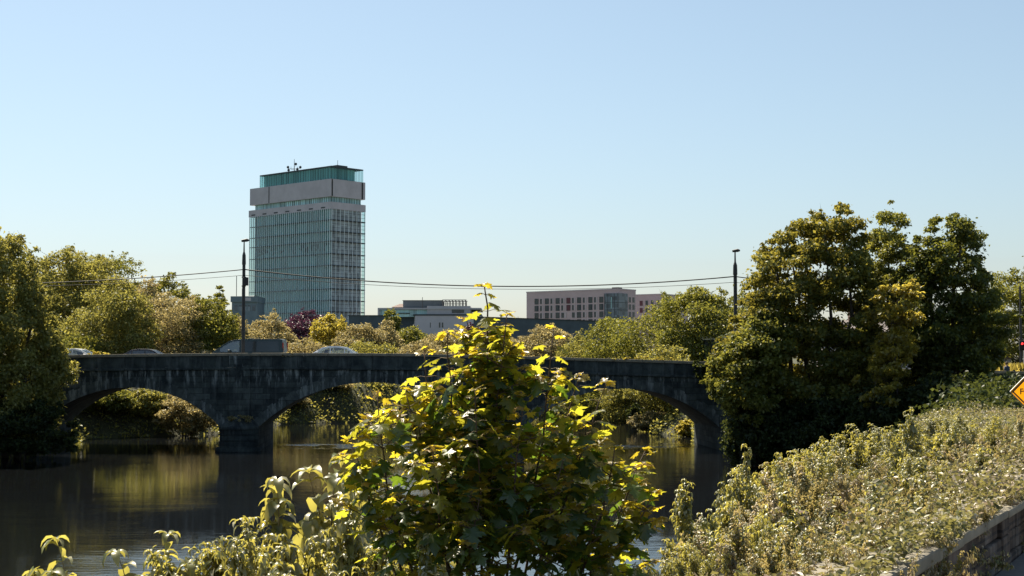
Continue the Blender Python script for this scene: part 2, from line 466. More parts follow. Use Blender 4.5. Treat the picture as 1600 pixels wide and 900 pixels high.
# water
m, nt, out = new_mat('river_water')
L = nt.links.new
p = N(nt, 'ShaderNodeBsdfPrincipled', Roughness=0.03)
p.inputs['Base Color'].default_value = (0.006, 0.0068, 0.0078, 1)
p.inputs['IOR'].default_value = 1.33
p.inputs['Specular IOR Level'].default_value = 0.5
tc = N(nt, 'ShaderNodeTexCoord')
sep = N(nt, 'ShaderNodeSeparateXYZ'); L(tc.outputs['Object'], sep.inputs[0])
mp = N(nt, 'ShaderNodeMapping'); mp.inputs['Scale'].default_value = (0.5, 1.5, 1); L(tc.outputs['Object'], mp.inputs['Vector'])
wa = N(nt, 'ShaderNodeTexNoise', Scale=2.2, Detail=5.0, Roughness=0.6); L(mp.outputs[0], wa.inputs['Vector'])
wb = N(nt, 'ShaderNodeTexNoise', Scale=0.35, Detail=2.0, Roughness=0.5); L(mp.outputs[0], wb.inputs['Vector'])
# where the breeze or the shallows roughen the surface
pt = N(nt, 'ShaderNodeTexNoise', Scale=0.07, Detail=3.0); L(tc.outputs['Object'], pt.inputs['Vector'])
pr = N(nt, 'ShaderNodeMapRange', interpolation_type='SMOOTHSTEP'); pr.inputs['From Min'].default_value = .42; pr.inputs['From Max'].default_value = .62
pr.inputs['To Min'].default_value = .35; pr.inputs['To Max'].default_value = 1.0; L(pt.outputs['Fac'], pr.inputs['Value'])
# riffle over the shallow sill under the middle of the bridge
rf = N(nt, 'ShaderNodeMapRange', interpolation_type='SMOOTHSTEP'); rf.inputs['From Min'].default_value = 4.0; rf.inputs['From Max'].default_value = 0.5
wob = N(nt, 'ShaderNodeMath', operation='MULTIPLY_ADD'); L(pt.outputs['Fac'], wob.inputs[0]); wob.inputs[1].default_value = 3.0; L(sep.outputs['Y'], wob.inputs[2])
sb = N(nt, 'ShaderNodeMath', operation='SUBTRACT'); L(wob.outputs[0], sb.inputs[0]); sb.inputs[1].default_value = 94.6
ab = N(nt, 'ShaderNodeMath', operation='ABSOLUTE'); L(sb.outputs[0], ab.inputs[0]); L(ab.outputs[0], rf.inputs['Value'])
rx = N(nt, 'ShaderNodeMapRange', interpolation_type='SMOOTHSTEP'); rx.inputs['From Min'].default_value = -15.5; rx.inputs['From Max'].default_value = -12.5; L(sep.outputs['X'], rx.inputs['Value'])
rm0 = N(nt, 'ShaderNodeMath', operation='MULTIPLY'); L(rf.outputs[0], rm0.inputs[0]); L(rx.outputs[0], rm0.inputs[1])
pk = N(nt, 'ShaderNodeTexNoise', Scale=0.45, Detail=4.0); L(tc.outputs['Object'], pk.inputs['Vector'])
pm_ = N(nt, 'ShaderNodeMapRange', interpolation_type='SMOOTHSTEP'); pm_.inputs['From Min'].default_value = .45; pm_.inputs['From Max'].default_value = .6; L(pk.outputs['Fac'], pm_.inputs['Value'])
rm = N(nt, 'ShaderNodeMath', operation='MULTIPLY'); L(rm0.outputs[0], rm.inputs[0]); L(pm_.outputs[0], rm.inputs[1])
wc = N(nt, 'ShaderNodeTexNoise', Scale=7.0, Detail=3.0); L(tc.outputs['Object'], wc.inputs['Vector'])
rc = N(nt, 'ShaderNodeMath', operation='MULTIPLY'); L(wc.outputs['Fac'], rc.inputs[0]); L(rm.outputs[0], rc.inputs[1])
s1 = N(nt, 'ShaderNodeMath', operation='MULTIPLY_ADD'); L(wb.outputs['Fac'], s1.inputs[0]); s1.inputs[1].default_value = 1.6; L(wa.outputs['Fac'], s1.inputs[2])
s2 = N(nt, 'ShaderNodeMath', operation='MULTIPLY'); L(s1.outputs[0], s2.inputs[0]); L(pr.outputs[0], s2.inputs[1])
s3 = N(nt, 'ShaderNodeMath', operation='MULTIPLY_ADD'); L(rc.outputs[0], s3.inputs[0]); s3.inputs[1].default_value = 8.0; L(s2.outputs[0], s3.inputs[2])
bp = N(nt, 'ShaderNodeBump', Strength=1.0, Distance=0.008); L(s3.outputs[0], bp.inputs['Height'])
L(bp.outputs['Normal'], p.inputs['Normal'])
L(p.outputs['BSDF'], out.inputs['Surface'])
M['water'] = m
w = link_mesh('river_water', np_mesh('river_water', [(-60, -40, 0), (90, -40, 0), (90, 175, 0), (-60, 175, 0)], [(0, 1, 2, 3)]), M['water'])
tag(w, kind='structure')

# ------------------------------------------------------------------ quay: wall, footpath, road
WX0, WY0, WDX, WDY = -2.45, 0.0, 0.4540, 0.8910      # the wall's line, its direction


def along(s, off=0.0):
    """a point s metres along the quay wall, off metres to its road side"""
    return (WX0 + WDX * s + WDY * off, WY0 + WDY * s - WDX * off)


mb = MB()
for (o0, o1, z, nm, mt) in ((0.25, 2.6, 3.604, 'footpath', 'paving'), (2.75, 9.5, 3.52, 'road', 'asphalt')):
    mb = MB()
    P = [along(s, o) for s, o in ((-20, o0), (-20, o1), (62, o1), (62, o0))]
    mb.prism(P[::1], z - 0.25, z)
    tag(mb.build(nm, M[mt]), kind='structure')
mb = MB()
for s in np.arange(-20, 62, 0.915):
    mb.prism([along(s + .006, 2.602), along(s + .006, 2.748), along(s + .909, 2.748), along(s + .909, 2.602)], 3.2, 3.612)
tag(mb.build('kerb', M['concrete_pale'], bevel=.012), kind='structure')

rw = empty('quay_wall', (*along(10), 3.6))
tag(rw, 'low weathered stone quay wall between the footpath and the overgrown bank', 'wall')
rng = random.Random(3)
mb = MB()
s = -18.0
while s < 60:
    ln = rng.uniform(.35, .75)
    for z0, z1 in ((2.2, 3.66), (3.66, 3.84), (3.84, 3.99)):
        j = rng.uniform(-.025, .025)
        a, b = s + .008, s + ln - .008
        mb.prism([along(a, -.22 + j), along(a, .22 + j), along(b, .22 + j + rng.uniform(-.01, .01)), along(b, -.22 + j)], z0 + .006, z1)
    s += ln
o = mb.build('masonry', M['quay_stone'], rw, bevel=.015); o.matrix_parent_inverse = rw.matrix_world.inverted(); o.location = (-rw.location.x, -rw.location.y, -rw.location.z)
o.matrix_parent_inverse = Matrix.Identity(4)
mb = MB()
s = -18.0
while s < 60:
    ln = rng.uniform(.6, 1.1); j = rng.uniform(-.02, .02); t = rng.uniform(0, .035)
    mb.prism([along(s + .007, -.27 + j), along(s + .007, .27 + j), along(s + ln - .007, .27 + j), along(s + ln - .007, -.27 + j)], 3.992, 4.06 + t)
    s += ln
o = mb.build('coping', M['coping'], rw, bevel=.02); o.location = (-rw.location.x, -rw.location.y, -rw.location.z)

# ------------------------------------------------------------------ bridge
BY = 88.0; BW = 8.6; SK = -0.061           # face, width, skew of the passage
PXM = F / BY


def bx(px): return (px - CX) / PXM
def bz(py): return EYE + (565 - py) / PXM


ZP = [(-80, 5.45), (-30, 5.62), (-25, 5.72), (-18, 5.80), (-14, 5.82), (-6, 5.78), (5, 5.50), (10.7, 5.33), (20, 4.95), (34, 4.65), (80, 4.6)]


def zpar(x):
    return float(np.interp(x, [a for a, _ in ZP], [b for _, b in ZP]))


ARCH = []          # (centre x, half span, crown z, spring z)
for a, b, cy, sy in ((60, 346, 605, 666), (406, 758, 597, 666), (819, 1125, 606.5, 669)):
    ARCH.append(((bx(a) + bx(b)) / 2, (bx(b) - bx(a)) / 2, bz(cy), bz(sy)))


def arch_R(A):
    c, a, zc, zs = A
    h = zc - zs
    return (a * a + h * h) / (2 * h)


def arch_z(A, x):
    R = arch_R(A); c, a, zc, zs = A
    return zc - R + math.sqrt(max(R * R - (x - c) ** 2, 0))


bridge = empty('stone_bridge', (0, BY, 0))
tag(bridge, 'dark weathered stone road bridge of three low arches across the river', 'bridge')
X0, X1 = -62.0, 44.0
STR = 0.99                                   # the string course lies this far under the parapet's top
mb = MB()
cuts = [X0]
for A in ARCH: cuts += [A[0] - A[1], A[0] + A[1]]
cuts.append(X1)
for i in range(len(cuts) - 1):
    a, b = cuts[i], cuts[i + 1]
    isarch = i % 2 == 1
    n = 40 if isarch else max(2, int((b - a) / 1.5))
    X = np.linspace(a, b, n + 1)
    for j in range(n):
        xa, xb = X[j], X[j + 1]
        za = arch_z(ARCH[i // 2], xa) if isarch else -1.5
        zb = arch_z(ARCH[i // 2], xb) if isarch else -1.5
        ta, tb = zpar(xa) - STR, zpar(xb) - STR
        D = SK * BW
        P = [(xa, 0, za), (xb, 0, zb), (xb, 0, tb), (xa, 0, ta), (xa + D, BW, za), (xb + D, BW, zb), (xb + D, BW, tb), (xa + D, BW, ta)]
        mb.m = 0
        fs = [(0, 1, 2, 3), (5, 4, 7, 6), (3, 2, 6, 7)]
        mb.add(P, fs)
        if isarch:
            mb.m = 1; mb.add(P, [(0, 4, 5, 1)]); mb.m = 0
    if not isarch:
        for x, side in ((a, -1), (b, 1)):
            if X0 < x < X1:
                A = min(ARCH, key=lambda q: min(abs(q[0] - q[1] - x), abs(q[0] + q[1] - x)))
                D = SK * BW
                P = [(x, 0, -1.5), (x, 0, A[3]), (x + D, BW, A[3]), (x + D, BW, -1.5)]
                mb.add(P, [(0, 1, 2, 3) if side < 0 else (3, 2, 1, 0)])
mb.build('spandrel_wall', [M['stone'], M['stone_trim']], bridge)


def strip(mbx, xa, xb, y0, y1, zlo, zhi, step=1.2, off=0.0):
    """a length of wall following the bridge's camber"""
    n = max(1, int(round((xb - xa) / step)))
    X = np.linspace(xa, xb, n + 1)
    for j in range(n):
        a, b = X[j], X[j + 1]
        ga = .004 if step < 2 else 0
        A_, B_ = a + ga, b - ga
        mbx.hexa([(A_ + SK * y0, y0, zpar(A_) + zlo), (B_ + SK * y0, y0, zpar(B_) + zlo), (B_ + SK * y1, y1, zpar(B_) + zlo), (A_ + SK * y1, y1, zpar(A_) + zlo)],
                 [(A_ + SK * y0, y0, zpar(A_) + zhi), (B_ + SK * y0, y0, zpar(B_) + zhi), (B_ + SK * y1, y1, zpar(B_) + zhi), (A_ + SK * y1, y1, zpar(A_) + zhi)])


for y0, y1, f in ((0.06, 0.46, -1), (BW - .46, BW - .06, 1)):
    mb = MB(); strip(mb, X0, X1, y0, y1, -STR + .14, -.17, 1.35); mb.build('parapet', M['stone_trim'], bridge)
    mb = MB(); strip(mb, X0, X1, y0 - .09, y1 + .09, -.168, 0, 1.35); mb.build('coping', M['coping'], bridge, bevel=.02)
    ys_ = (-.13, .46) if f < 0 else (BW - .46, BW + .13)
    mb = MB(); strip(mb, X0, X1, ys_[0], ys_[1], -STR + .002, -STR + .138, 1.35); mb.build('string_course', M['stone_trim'], bridge, bevel=.025)
# voussoir rings
rng = random.Random(11)
for A in ARCH:
    c, a, zc, zs = A; R = arch_R(A); zo = zc - R
    th = math.asin(a / R)
    nv = int(2 * th * R / .36)
    for fy, sg in ((0, -1), (BW, 1)):
        mb = MB()
        for j in range(nv):
            t0 = -th + 2 * th * (j + .02) / nv; t1 = -th + 2 * th * (j + .98) / nv
            dep = .50 + (.10 if j % 2 else 0); pr = .035 + rng.uniform(0, .02)
            q = []
            for t, r in ((t0, R - .012), (t1, R - .012), (t1, R + dep), (t0, R + dep)):
                q.append((c + r * math.sin(t), zo + r * math.cos(t)))
            ya, yb = (fy - pr, fy + .12) if sg < 0 else (fy - .12, fy + pr)
            mb.add([(x + SK * ya, ya, z) for x, z in q] + [(x + SK * yb, yb, z) for x, z in q],
                   [(0, 1, 2, 3), (7, 6, 5, 4), (0, 4, 5, 1), (1, 5, 6, 2), (2, 6, 7, 3), (3, 7, 4, 0)])
        mb.build('arch_ring', M['stone_ring'], bridge)
# piers: cutwater nose, cap, footing, flat pilaster above
for pa, pb in ((346, 406), (758, 819)):
    xa, xb = bx(pa), bx(pb); xm = (xa + xb) / 2; h = (xb - xa) / 2
    pier = MB()
    nose = [(xa + .01, -.002)] + [(xm - h * math.cos(t), -1.25 * math.sin(t) ** .8) for t in np.linspace(.25, PI - .25, 9)] + [(xb - .01, -.002)]
    zt = 1.30
    for z0, z1, g_ in ((-1.5, .22, .22), (.22, .58, .03), (.59, .94, 0), (.95, zt, .02)):
        sc = lambda q: (xm + (q[0] - xm) * (1 + g_ / h), q[1] - (g_ if q[1] < -.01 else 0))
        pier.prism([sc(q) for q in nose], z0, z1)
    po = pier.build('cutwater', M['stone'], bridge, bevel=.03)
    cap = MB()
    big = [(xm + (q[0] - xm) * 1.05, q[1] * 1.08 - .02 if q[1] < -.01 else q[1]) for q in nose]
    cap.prism(big, zt + .002, zt + .16)
    n = len(big); top = (xm, -.004, zt + .95)
    mid = [(xm + (x - xm) * .62, y * .68, zt + .52) for x, y in big]
    base = [(xm + (x - xm) * .96, y * .96, zt + .162) for x, y in big]
    cap.add(base + mid + [top], [(i, i + 1, n + i + 1, n + i) for i in range(n - 1)] + [(n + i, n + i + 1, 2 * n) for i in range(n - 1)])
    cap.build('cutwater_cap', M['stone_trim'], bridge, bevel=.02)
    pil = MB()
    xl, xr = xm - .62, xm + .62
    pil.box(xl, xr, -.16, -.003, zt + .3, zpar(xm) - STR)
    pil.box(xl - .02, xr + .02, -.12, .055, zpar(xm) - STR + .142, zpar(xm) - .172)
    pil.build('pilaster', M['stone'], bridge, bevel=.015)
# deck: road, kerbs and footways carried by the bridge
def deck(nm, mt, y0, y1, dz, th=.12):
    mb_ = MB(); strip(mb_, X0, X1, y0, y1, -1.12 + dz - th, -1.12 + dz, 3.0)
    o_ = mb_.build(nm, M[mt]); o_.location.y = BY
    tag(o_, kind='structure')
deck('bridge_road', 'asphalt', 1.7, BW - 1.7, .145, .012)
deck('bridge_footpath', 'paving', .47, 1.698, .25, .115)
deck('bridge_footpath', 'paving', BW - 1.698, BW - .47, .25, .115)
mb = MB(); n = int((X1 - X0) / 6)
for j in range(n):
    strip(mb, X0 + j * 6, X0 + j * 6 + 3, BW / 2 - .05, BW / 2 + .05, -1.12 + .147, -1.12 + .150, 3.0)
o = mb.build('road_marking', M['paint_white']); o.location.y = BY; tag(o, kind='structure')
# ------------------------------------------------------------------ trees and shrubs
def unit(v):
    return v / np.maximum(np.linalg.norm(v, axis=1, keepdims=True), 1e-9)


def leaf_cards(name, P, Nn, Dd, S, aspect=0.62):
    """one folded diamond leaf (two triangles joined along the midrib) per point"""
    T = unit(np.cross(Nn, Dd)); D = unit(np.cross(T, Nn))
    S = S[:, None]
    a = P - D * S * .5
    b = P + D * S * .5
    c = P + T * S * aspect * .5 + Nn * S * .10
    d = P - T * S * aspect * .5 + Nn * S * .10
    V = np.stack([a, c, b, d], 1).reshape(-1, 3)
    n = len(P)
    i = np.arange(n) * 4
    Q = np.stack([np.stack([i, i + 1, i + 2], 1), np.stack([i, i + 2, i + 3], 1)], 1).reshape(-1, 3)
    return np_mesh(name, V, Q)


def poly_dist(poly, pts):
    poly = np.asarray(poly, float); n = len(poly)
    d = np.full(len(pts), 1e9); ins = np.zeros(len(pts), bool)
    X, Y = pts[:, 0], pts[:, 1]
    for i in range(n):
        x0, y0 = poly[i]; x1, y1 = poly[(i + 1) % n]
        ex, ey = x1 - x0, y1 - y0
        t = np.clip(((X - x0) * ex + (Y - y0) * ey) / (ex * ex + ey * ey + 1e-9), 0, 1)
        d = np.minimum(d, np.hypot(X - x0 - t * ex, Y - y0 - t * ey))
        c = (y0 > Y) != (y1 > Y)
        xi = ex * (Y - y0) / (ey if abs(ey) > 1e-9 else 1e-9) + x0
        ins ^= c & (X < xi)
    return np.where(ins, d, -d)


def outline(rng, w, h, kind):
    """a crown outline in metres, base at 0: (x, z) points, uneven"""
    n = 22
    pts = []
    for i in range(n):
        t = 2 * PI * i / n
        cx, cz = math.sin(t), -math.cos(t)
        if kind == 'round': r = 1.0
        elif kind == 'tall': r = 1.0 - .22 * max(cz, 0) * abs(cx)
        elif kind == 'mound': r = 1.0 + (.25 if cz < 0 else 0) * abs(cx)
        else: r = 1.0
        r *= rng.uniform(.80, 1.08)
        pts.append((cx * r * w / 2, h / 2 + cz * r * h / 2))
    return pts


def grow(name, base, poly, depth, nleaf, lsize, mat, bark, seed, trunk_r=0.14, puff=(.35, .75), npuff=60, label=None, cat='tree',
         group=None, stems=1, up=0.35, limbs=True, shell=0.4, aspect=.62, sag=0.0, sprig=.3, flat=.6):
    """poly: crown outline (x offset from the base, height above the base); depth: half thickness of the crown"""
    rng = np.random.default_rng(seed)
    poly = np.asarray(poly, float)
    lo, hi = poly.min(0), poly.max(0)
    pts = []
    C = []
    tries = 0
    while len(C) < npuff and tries < 200:
        tries += 1
        sepf = 1.15 if tries < 8 else .45 if tries < 20 else .25
        p = rng.uniform(lo, hi, (200, 2)); d = poly_dist(poly, p)
        for q, dd in zip(p, d):
            if dd < puff[0] * .55: continue
            r = min(puff[1], max(puff[0], dd * .9)) * rng.uniform(.75, 1.1)
            dep = min(depth, dd * 1.5 + .15)
            y = rng.uniform(-1, 1)
            y = math.copysign(abs(y) ** .6, y) * dep
            c = (q[0], y, q[1])
            if any((c[0] - e[0]) ** 2 + (c[1] - e[1]) ** 2 + (c[2] - e[2]) ** 2 < (sepf * min(r, e[3])) ** 2 for e in C): continue
            C.append((*c, r))
            if len(C) >= npuff: break
    # sprigs standing out beyond the outline
    for c in [C[i] for i in rng.permutation(len(C))[:int(len(C) * sprig)]]:
        dd = poly_dist(poly, np.array([[c[0], c[2]]]))[0]
        if dd > 2.2 * c[3]: continue
        t = rng.normal() * .9; o_ = np.array([math.sin(t), rng.normal() * .4, max(.2, math.cos(t))])
        k = rng.uniform(.9, 1.45)
        C.append((c[0] + o_[0] * c[3] * k, c[1] + o_[1] * c[3] * k, c[2] + o_[2] * c[3] * k, c[3] * rng.uniform(.28, .5)))
    C = np.array(C)
    w = C[:, 3] ** 2; w /= w.sum()
    cnt = np.maximum(8, (w * nleaf * 2.3).astype(int))
    who = np.repeat(np.arange(len(C)), cnt)
    n = len(who)
    u = unit(rng.normal(size=(n, 3)))
    rad = C[who, 3] * (shell + (1.08 - shell) * rng.random(n)) * np.where(rng.random(n) < .16, rng.uniform(1.05, 1.7, n), 1)
    P = C[who, :3] + u * rad[:, None] * np.array([1.08, 1.08, flat])
    P[:, 2] -= sag * rng.random(n) * C[who, 3]
    Nn = unit(u * .55 + np.array([0, 0, up]) + rng.normal(size=(n, 3)) * .8)
    Dd = unit(u + np.array([0, 0, -.35 - sag]) + rng.normal(size=(n, 3)) * .6)
    S = lsize * 1.08 * rng.uniform(.55, 1.3, n)
    ok = P[:, 2] + base[2] > .05
    P, Nn, Dd, S = P[ok], Nn[ok], Dd[ok], S[ok]
    root = empty(name, base)
    tag(root, label, cat, group)
    link_mesh('crown' if cat == 'tree' else 'foliage', leaf_cards('crown', P, Nn, Dd, S, aspect), mat, root)
    # trunk(s) and limbs
    mb = MB()
    H = hi[1]
    cx = C[:, 0].mean()
    tops = []
    for k in range(stems):
        ox = (k - (stems - 1) / 2) * trunk_r * 3.0
        tx = cx * .8 + (k - (stems - 1) / 2) * (hi[0] - lo[0]) / max(stems, 2) * .55
        pth = []
        nseg = 7
        wob = rng.normal(size=(nseg + 1, 2)) * .05 * H * .25
        yy = rng.uniform(-.5, .5) * depth * (stems > 1)
        for j in range(nseg + 1):
            t = j / nseg
            pth.append(Vector((ox + (tx - ox) * t ** 1.3 + wob[j, 0] * t, yy * t + wob[j, 1] * t, -.25 + (H * .84 + .25) * t)))
        mb.tube(pth, [trunk_r * (1 - .82 * j / nseg) * (1.35 if j == 0 else 1) for j in range(nseg + 1)], 8)
        tops.append(pth)
    if limbs:
        for c in C[rng.permutation(len(C))[:90]]:
            q = Vector(c[:3])
            best = min((pp for pth in tops for pp in pth[1:]), key=lambda v: (Vector((v.x, v.y)) - Vector((q.x, q.y))).length + abs((q.z - v.z) - .5 * (Vector((v.x, v.y)) - Vector((q.x, q.y))).length))
            midp = best.lerp(q, .55) + Vector((rng.normal() * .12, rng.normal() * .12, -.06 * (q - best).length))
            lr = trunk_r * .28 * max(.35, 1 - best.z / H)
            mb.tube([best, midp, q, q + (q - midp) * .35], [lr, lr * .7, lr * .4, lr * .12], 5, cap=False)
    mb.build('trunk' if cat == 'tree' else 'stems', bark, root, smooth=True)
    return root


def px_tree(name, px, ytop, Y, wpx, label, mat, kind='round', seed=1, nleaf=7000, lsize=.24, zbase=None, group=None, cat='tree', cb=.12, **kw):
    """a tree whose top and width are read off the photograph at its distance"""
    t = at(px, ytop, Y)
    zb = float(land(t.x, Y)) if zbase is None else zbase
    H = t.z - zb; W = wpx / F * Y
    rng = np.random.default_rng(seed + 100)
    o = [(x, H * cb + z * (1 - cb)) for x, z in outline(rng, W, H, kind)]
    kw.setdefault('trunk_r', max(.05, H * .018))
    kw.setdefault('bark', M['bark'])
    kw.setdefault('puff', (W * .065, W * .17))
    kw.setdefault('npuff', 120)
    return grow(name, (t.x, Y, zb), o, W * .42, nleaf, lsize, M[mat], kw.pop('bark'), seed, label=label, group=group, cat=cat, **kw)


def poly_tree(name, basepx, Y, poly, label, mat, seed=1, depth=2.0, zbase=None, **kw):
    bxy = at(basepx, 600, Y)
    zb = float(land(bxy.x, Y)) if zbase is None else zbase
    o = []
    for a, b in poly:
        q = at(a, b, Y); o.append((q.x - bxy.x, q.z - zb))
    kw.setdefault('bark', M['bark'])
    return grow(name, (bxy.x, Y, zb), o, depth, kw.pop('nleaf', 12000), kw.pop('lsize', .18), M[mat], kw.pop('bark'), seed, label=label, **kw)


GT = 'trees along the far side of the bridge road'
# --- the big trees on the near bank at the bridge's end
poly_tree('sycamore_tree', 1285, 77.0,
          [(1108, 600), (1116, 530), (1146, 480), (1164, 430), (1176, 396), (1210, 362), (1250, 334), (1296, 328), (1342, 326), (1362, 366), (1362, 400),
           (1376, 450), (1376, 540), (1384, 640), (1300, 690), (1200, 660), (1140, 640)],
          'broad many-stemmed sycamore with bronze-tipped top and dark ivied trunks at the bridge end', 'leaf_sycamore', 21, 2.6, nleaf=34000, lsize=.20,
          npuff=230, puff=(.28, .72), stems=4, trunk_r=.20, up=.5)
poly_tree('ash_tree', 1392, 79.5,
          [(1344, 420), (1356, 362), (1368, 330), (1390, 312), (1414, 328), (1422, 368), (1440, 390), (1452, 430), (1462, 520), (1462, 620), (1400, 660), (1336, 620), (1336, 500)],
          'slender feathery ash with narrow pointed top rising between the two broader trees', 'leaf_broad', 22, 2.0, nleaf=19000, lsize=.16, npuff=170, sprig=.15, flat=.65,
          puff=(.2, .5), trunk_r=.16, up=.5)
poly_tree('ivy_clad_tree', 1476, 76.5,
          [(1412, 400), (1440, 352), (1474, 326), (1512, 340), (1538, 368), (1536, 408), (1556, 450), (1574, 500), (1562, 590), (1500, 640), (1438, 610), (1398, 520), (1400, 450)],
          'dark ivy-clad tree with open feathery top, tallest of those near the traffic light', 'leaf_ivied', 23, 2.2, nleaf=22000, lsize=.18, npuff=190,
          puff=(.24, .62), stems=2, trunk_r=.22, up=.5)
poly_tree('maple_sapling', 1400, 73.0,
          [(1346, 480), (1372, 440), (1410, 430), (1440, 446), (1442, 500), (1430, 560), (1404, 600), (1368, 610), (1352, 560)],
          'bright yellow-green young maple glowing in front of the ivy-clad tree', 'leaf_yellow', 24, 1.1, nleaf=4200, lsize=.19, npuff=46, puff=(.2, .42),
          trunk_r=.09, up=.6, shell=.3)
poly_tree('hazel_tree', 1168, 75.0,
          [(1100, 610), (1106, 560), (1140, 522), (1176, 486), (1220, 474), (1240, 540), (1220, 620), (1180, 680), (1136, 650)],
          'low hazel with sunlit yellow-green top spilling over the bridge parapet', 'leaf_broad', 25, 1.5, nleaf=11000, lsize=.19, npuff=100, puff=(.24, .56),
          trunk_r=.10, stems=3, up=.5)
poly_tree('elder_shrub', 1352, 72.0, [(1330, 590), (1356, 570), (1400, 576), (1418, 602), (1396, 640), (1348, 636)],
          'low elder with a lit yellow spray above the dark thicket', 'leaf_yellow', 26, .7, cat='shrub', nleaf=1000, lsize=.2, npuff=16, puff=(.16, .3), trunk_r=.05, up=.6, shell=.3)
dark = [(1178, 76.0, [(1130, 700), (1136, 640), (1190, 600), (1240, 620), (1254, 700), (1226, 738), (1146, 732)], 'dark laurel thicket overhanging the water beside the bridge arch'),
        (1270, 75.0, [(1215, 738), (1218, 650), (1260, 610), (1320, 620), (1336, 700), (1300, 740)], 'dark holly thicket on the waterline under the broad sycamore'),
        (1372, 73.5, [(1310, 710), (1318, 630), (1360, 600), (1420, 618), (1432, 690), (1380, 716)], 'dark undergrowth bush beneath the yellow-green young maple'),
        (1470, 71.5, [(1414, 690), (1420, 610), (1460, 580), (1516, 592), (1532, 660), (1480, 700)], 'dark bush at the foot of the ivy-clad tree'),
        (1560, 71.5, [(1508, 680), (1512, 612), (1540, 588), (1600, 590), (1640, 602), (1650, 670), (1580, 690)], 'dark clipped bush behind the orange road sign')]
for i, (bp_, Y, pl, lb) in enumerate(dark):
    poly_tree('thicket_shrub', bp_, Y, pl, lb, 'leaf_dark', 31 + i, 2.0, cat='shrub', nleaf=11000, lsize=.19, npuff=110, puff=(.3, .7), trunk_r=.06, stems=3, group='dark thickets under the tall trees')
px_tree('oak_tree', 1590, 398, 152, 130, 'olive broad-crowned tree standing behind the traffic light pole', 'leaf_broad', 'round', 41, 12000, .24, cb=.1, npuff=90)
px_tree('oak_tree', 1530, 445, 146, 80, 'smaller olive tree between the ivy-clad tree and the traffic light', 'leaf_broad', 'round', 42, 7000, .24)
# --- the near bank at the bridge's other end
poly_tree('willow_tree', 20, 82.0,
          [(-70, 700), (-80, 560), (-60, 430), (-20, 372), (18, 360), (44, 374), (60, 410), (74, 460), (94, 500), (102, 540), (124, 556), (120, 592), (96, 620), (88, 680), (60, 704)],
          'tall golden-leaved willow leaning over the near end of the bridge at the water edge', 'leaf_willow', 51, 2.4, nleaf=30000, lsize=.18, npuff=240,
          puff=(.26, .62), stems=2, trunk_r=.2, up=.3, sag=.5, flat=.8)
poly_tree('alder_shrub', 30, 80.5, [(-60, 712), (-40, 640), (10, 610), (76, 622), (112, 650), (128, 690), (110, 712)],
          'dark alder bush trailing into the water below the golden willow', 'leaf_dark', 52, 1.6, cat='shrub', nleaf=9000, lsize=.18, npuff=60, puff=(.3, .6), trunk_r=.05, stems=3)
px_tree('willow_tree', -110, 400, 84, 150, 'willow on the near bank upstream of the golden one', 'leaf_willow', 'round', 150, 9000, .22, cb=.02, npuff=90)
px_tree('poplar_tree', 100, 374, 128, 165, 'tall rounded olive tree next to the golden willow', 'leaf_willow', 'round', 53, 15000, .22, cb=.08, npuff=90, group=GT)
px_tree('poplar_tree', 48, 384, 134, 110, 'olive tree showing between the golden willow and the tall rounded tree', 'leaf_broad', 'round', 132, 11000, .22, cb=.05, group=GT)
px_tree('poplar_tree', 148, 396, 136, 120, 'broad olive tree with grey twigs behind the dome-shaped willow', 'leaf_willow', 'round', 133, 12000, .21, cb=.05, group=GT)
px_tree('sallow_tree', 225, 436, 128, 100, 'rounded sallow joining the dome-shaped willow to the pale sallow', 'leaf_pale', 'round', 134, 8000, .2, cb=.05, group=GT)
px_tree('sallow_tree', 300, 462, 128, 100, 'grey-green sallow just behind the pointed alder', 'leaf_pale', 'round', 135, 8000, .2, cb=.05, group=GT)
px_tree('bare_tree', 188, 383, 140, 95, 'sparse twiggy brown tree showing sky through its top', 'leaf_broad', 'tall', 54, 2600, .2, cb=.4, npuff=60, shell=.2, trunk_r=.16, group=GT)
px_tree('willow_tree', 180, 422, 118, 140, 'dome-shaped bright willow with shadowed trunk behind the bridge', 'leaf_willow', 'mound', 55, 13000, .19, cb=.05, npuff=80, sag=.5, flat=.8, trunk_r=.16, group=GT)
px_tree('bare_tree', 262, 420, 132, 80, 'thin-leaved brownish tree behind the pale willows', 'leaf_broad', 'round', 56, 2800, .2, cb=.4, npuff=50, shell=.2, group=GT)
px_tree('sallow_tree', 262, 450, 122, 130, 'pale olive sallow with visible grey branches above the parapet', 'leaf_pale', 'round', 57, 8000, .17, cb=.05, shell=.25, group=GT)
px_tree('alder_tree', 322, 452, 124, 115, 'mid green alder with pointed sprigs between the sallow and the lamp pole', 'leaf_broad', 'tall', 58, 9000, .19, cb=.05, group=GT)
px_tree('sallow_tree', 232, 470, 135, 90, 'greyish sallow filling the gap behind the dome-shaped willow', 'leaf_pale', 'round', 59, 6000, .19, cb=.05, group=GT)
px_tree('sallow_tree', 362, 484, 128, 70, 'small pale sallow directly behind the dark van windscreen', 'leaf_pale', 'round', 60, 5000, .18, cb=.05, group=GT)
px_tree('birch_tree', 345, 438, 131, 34, 'narrow sprig-topped birch poking above the alder', 'leaf_broad', 'tall', 61, 1000, .18, cb=.35, npuff=24, shell=.2, group=GT)
px_tree('sallow_tree', 60, 470, 132, 130, 'shaded greyish tree behind the white car at the bridge end', 'leaf_pale', 'round', 62, 8000, .2, cb=.05, group=GT)
px_tree('hawthorn_shrub', 120, 520, 114, 100, 'dark rounded hawthorn behind the bridge parapet beside the white car', 'leaf_broad', 'round', 63, 6000, .18, cb=.02, cat='shrub', group=GT)
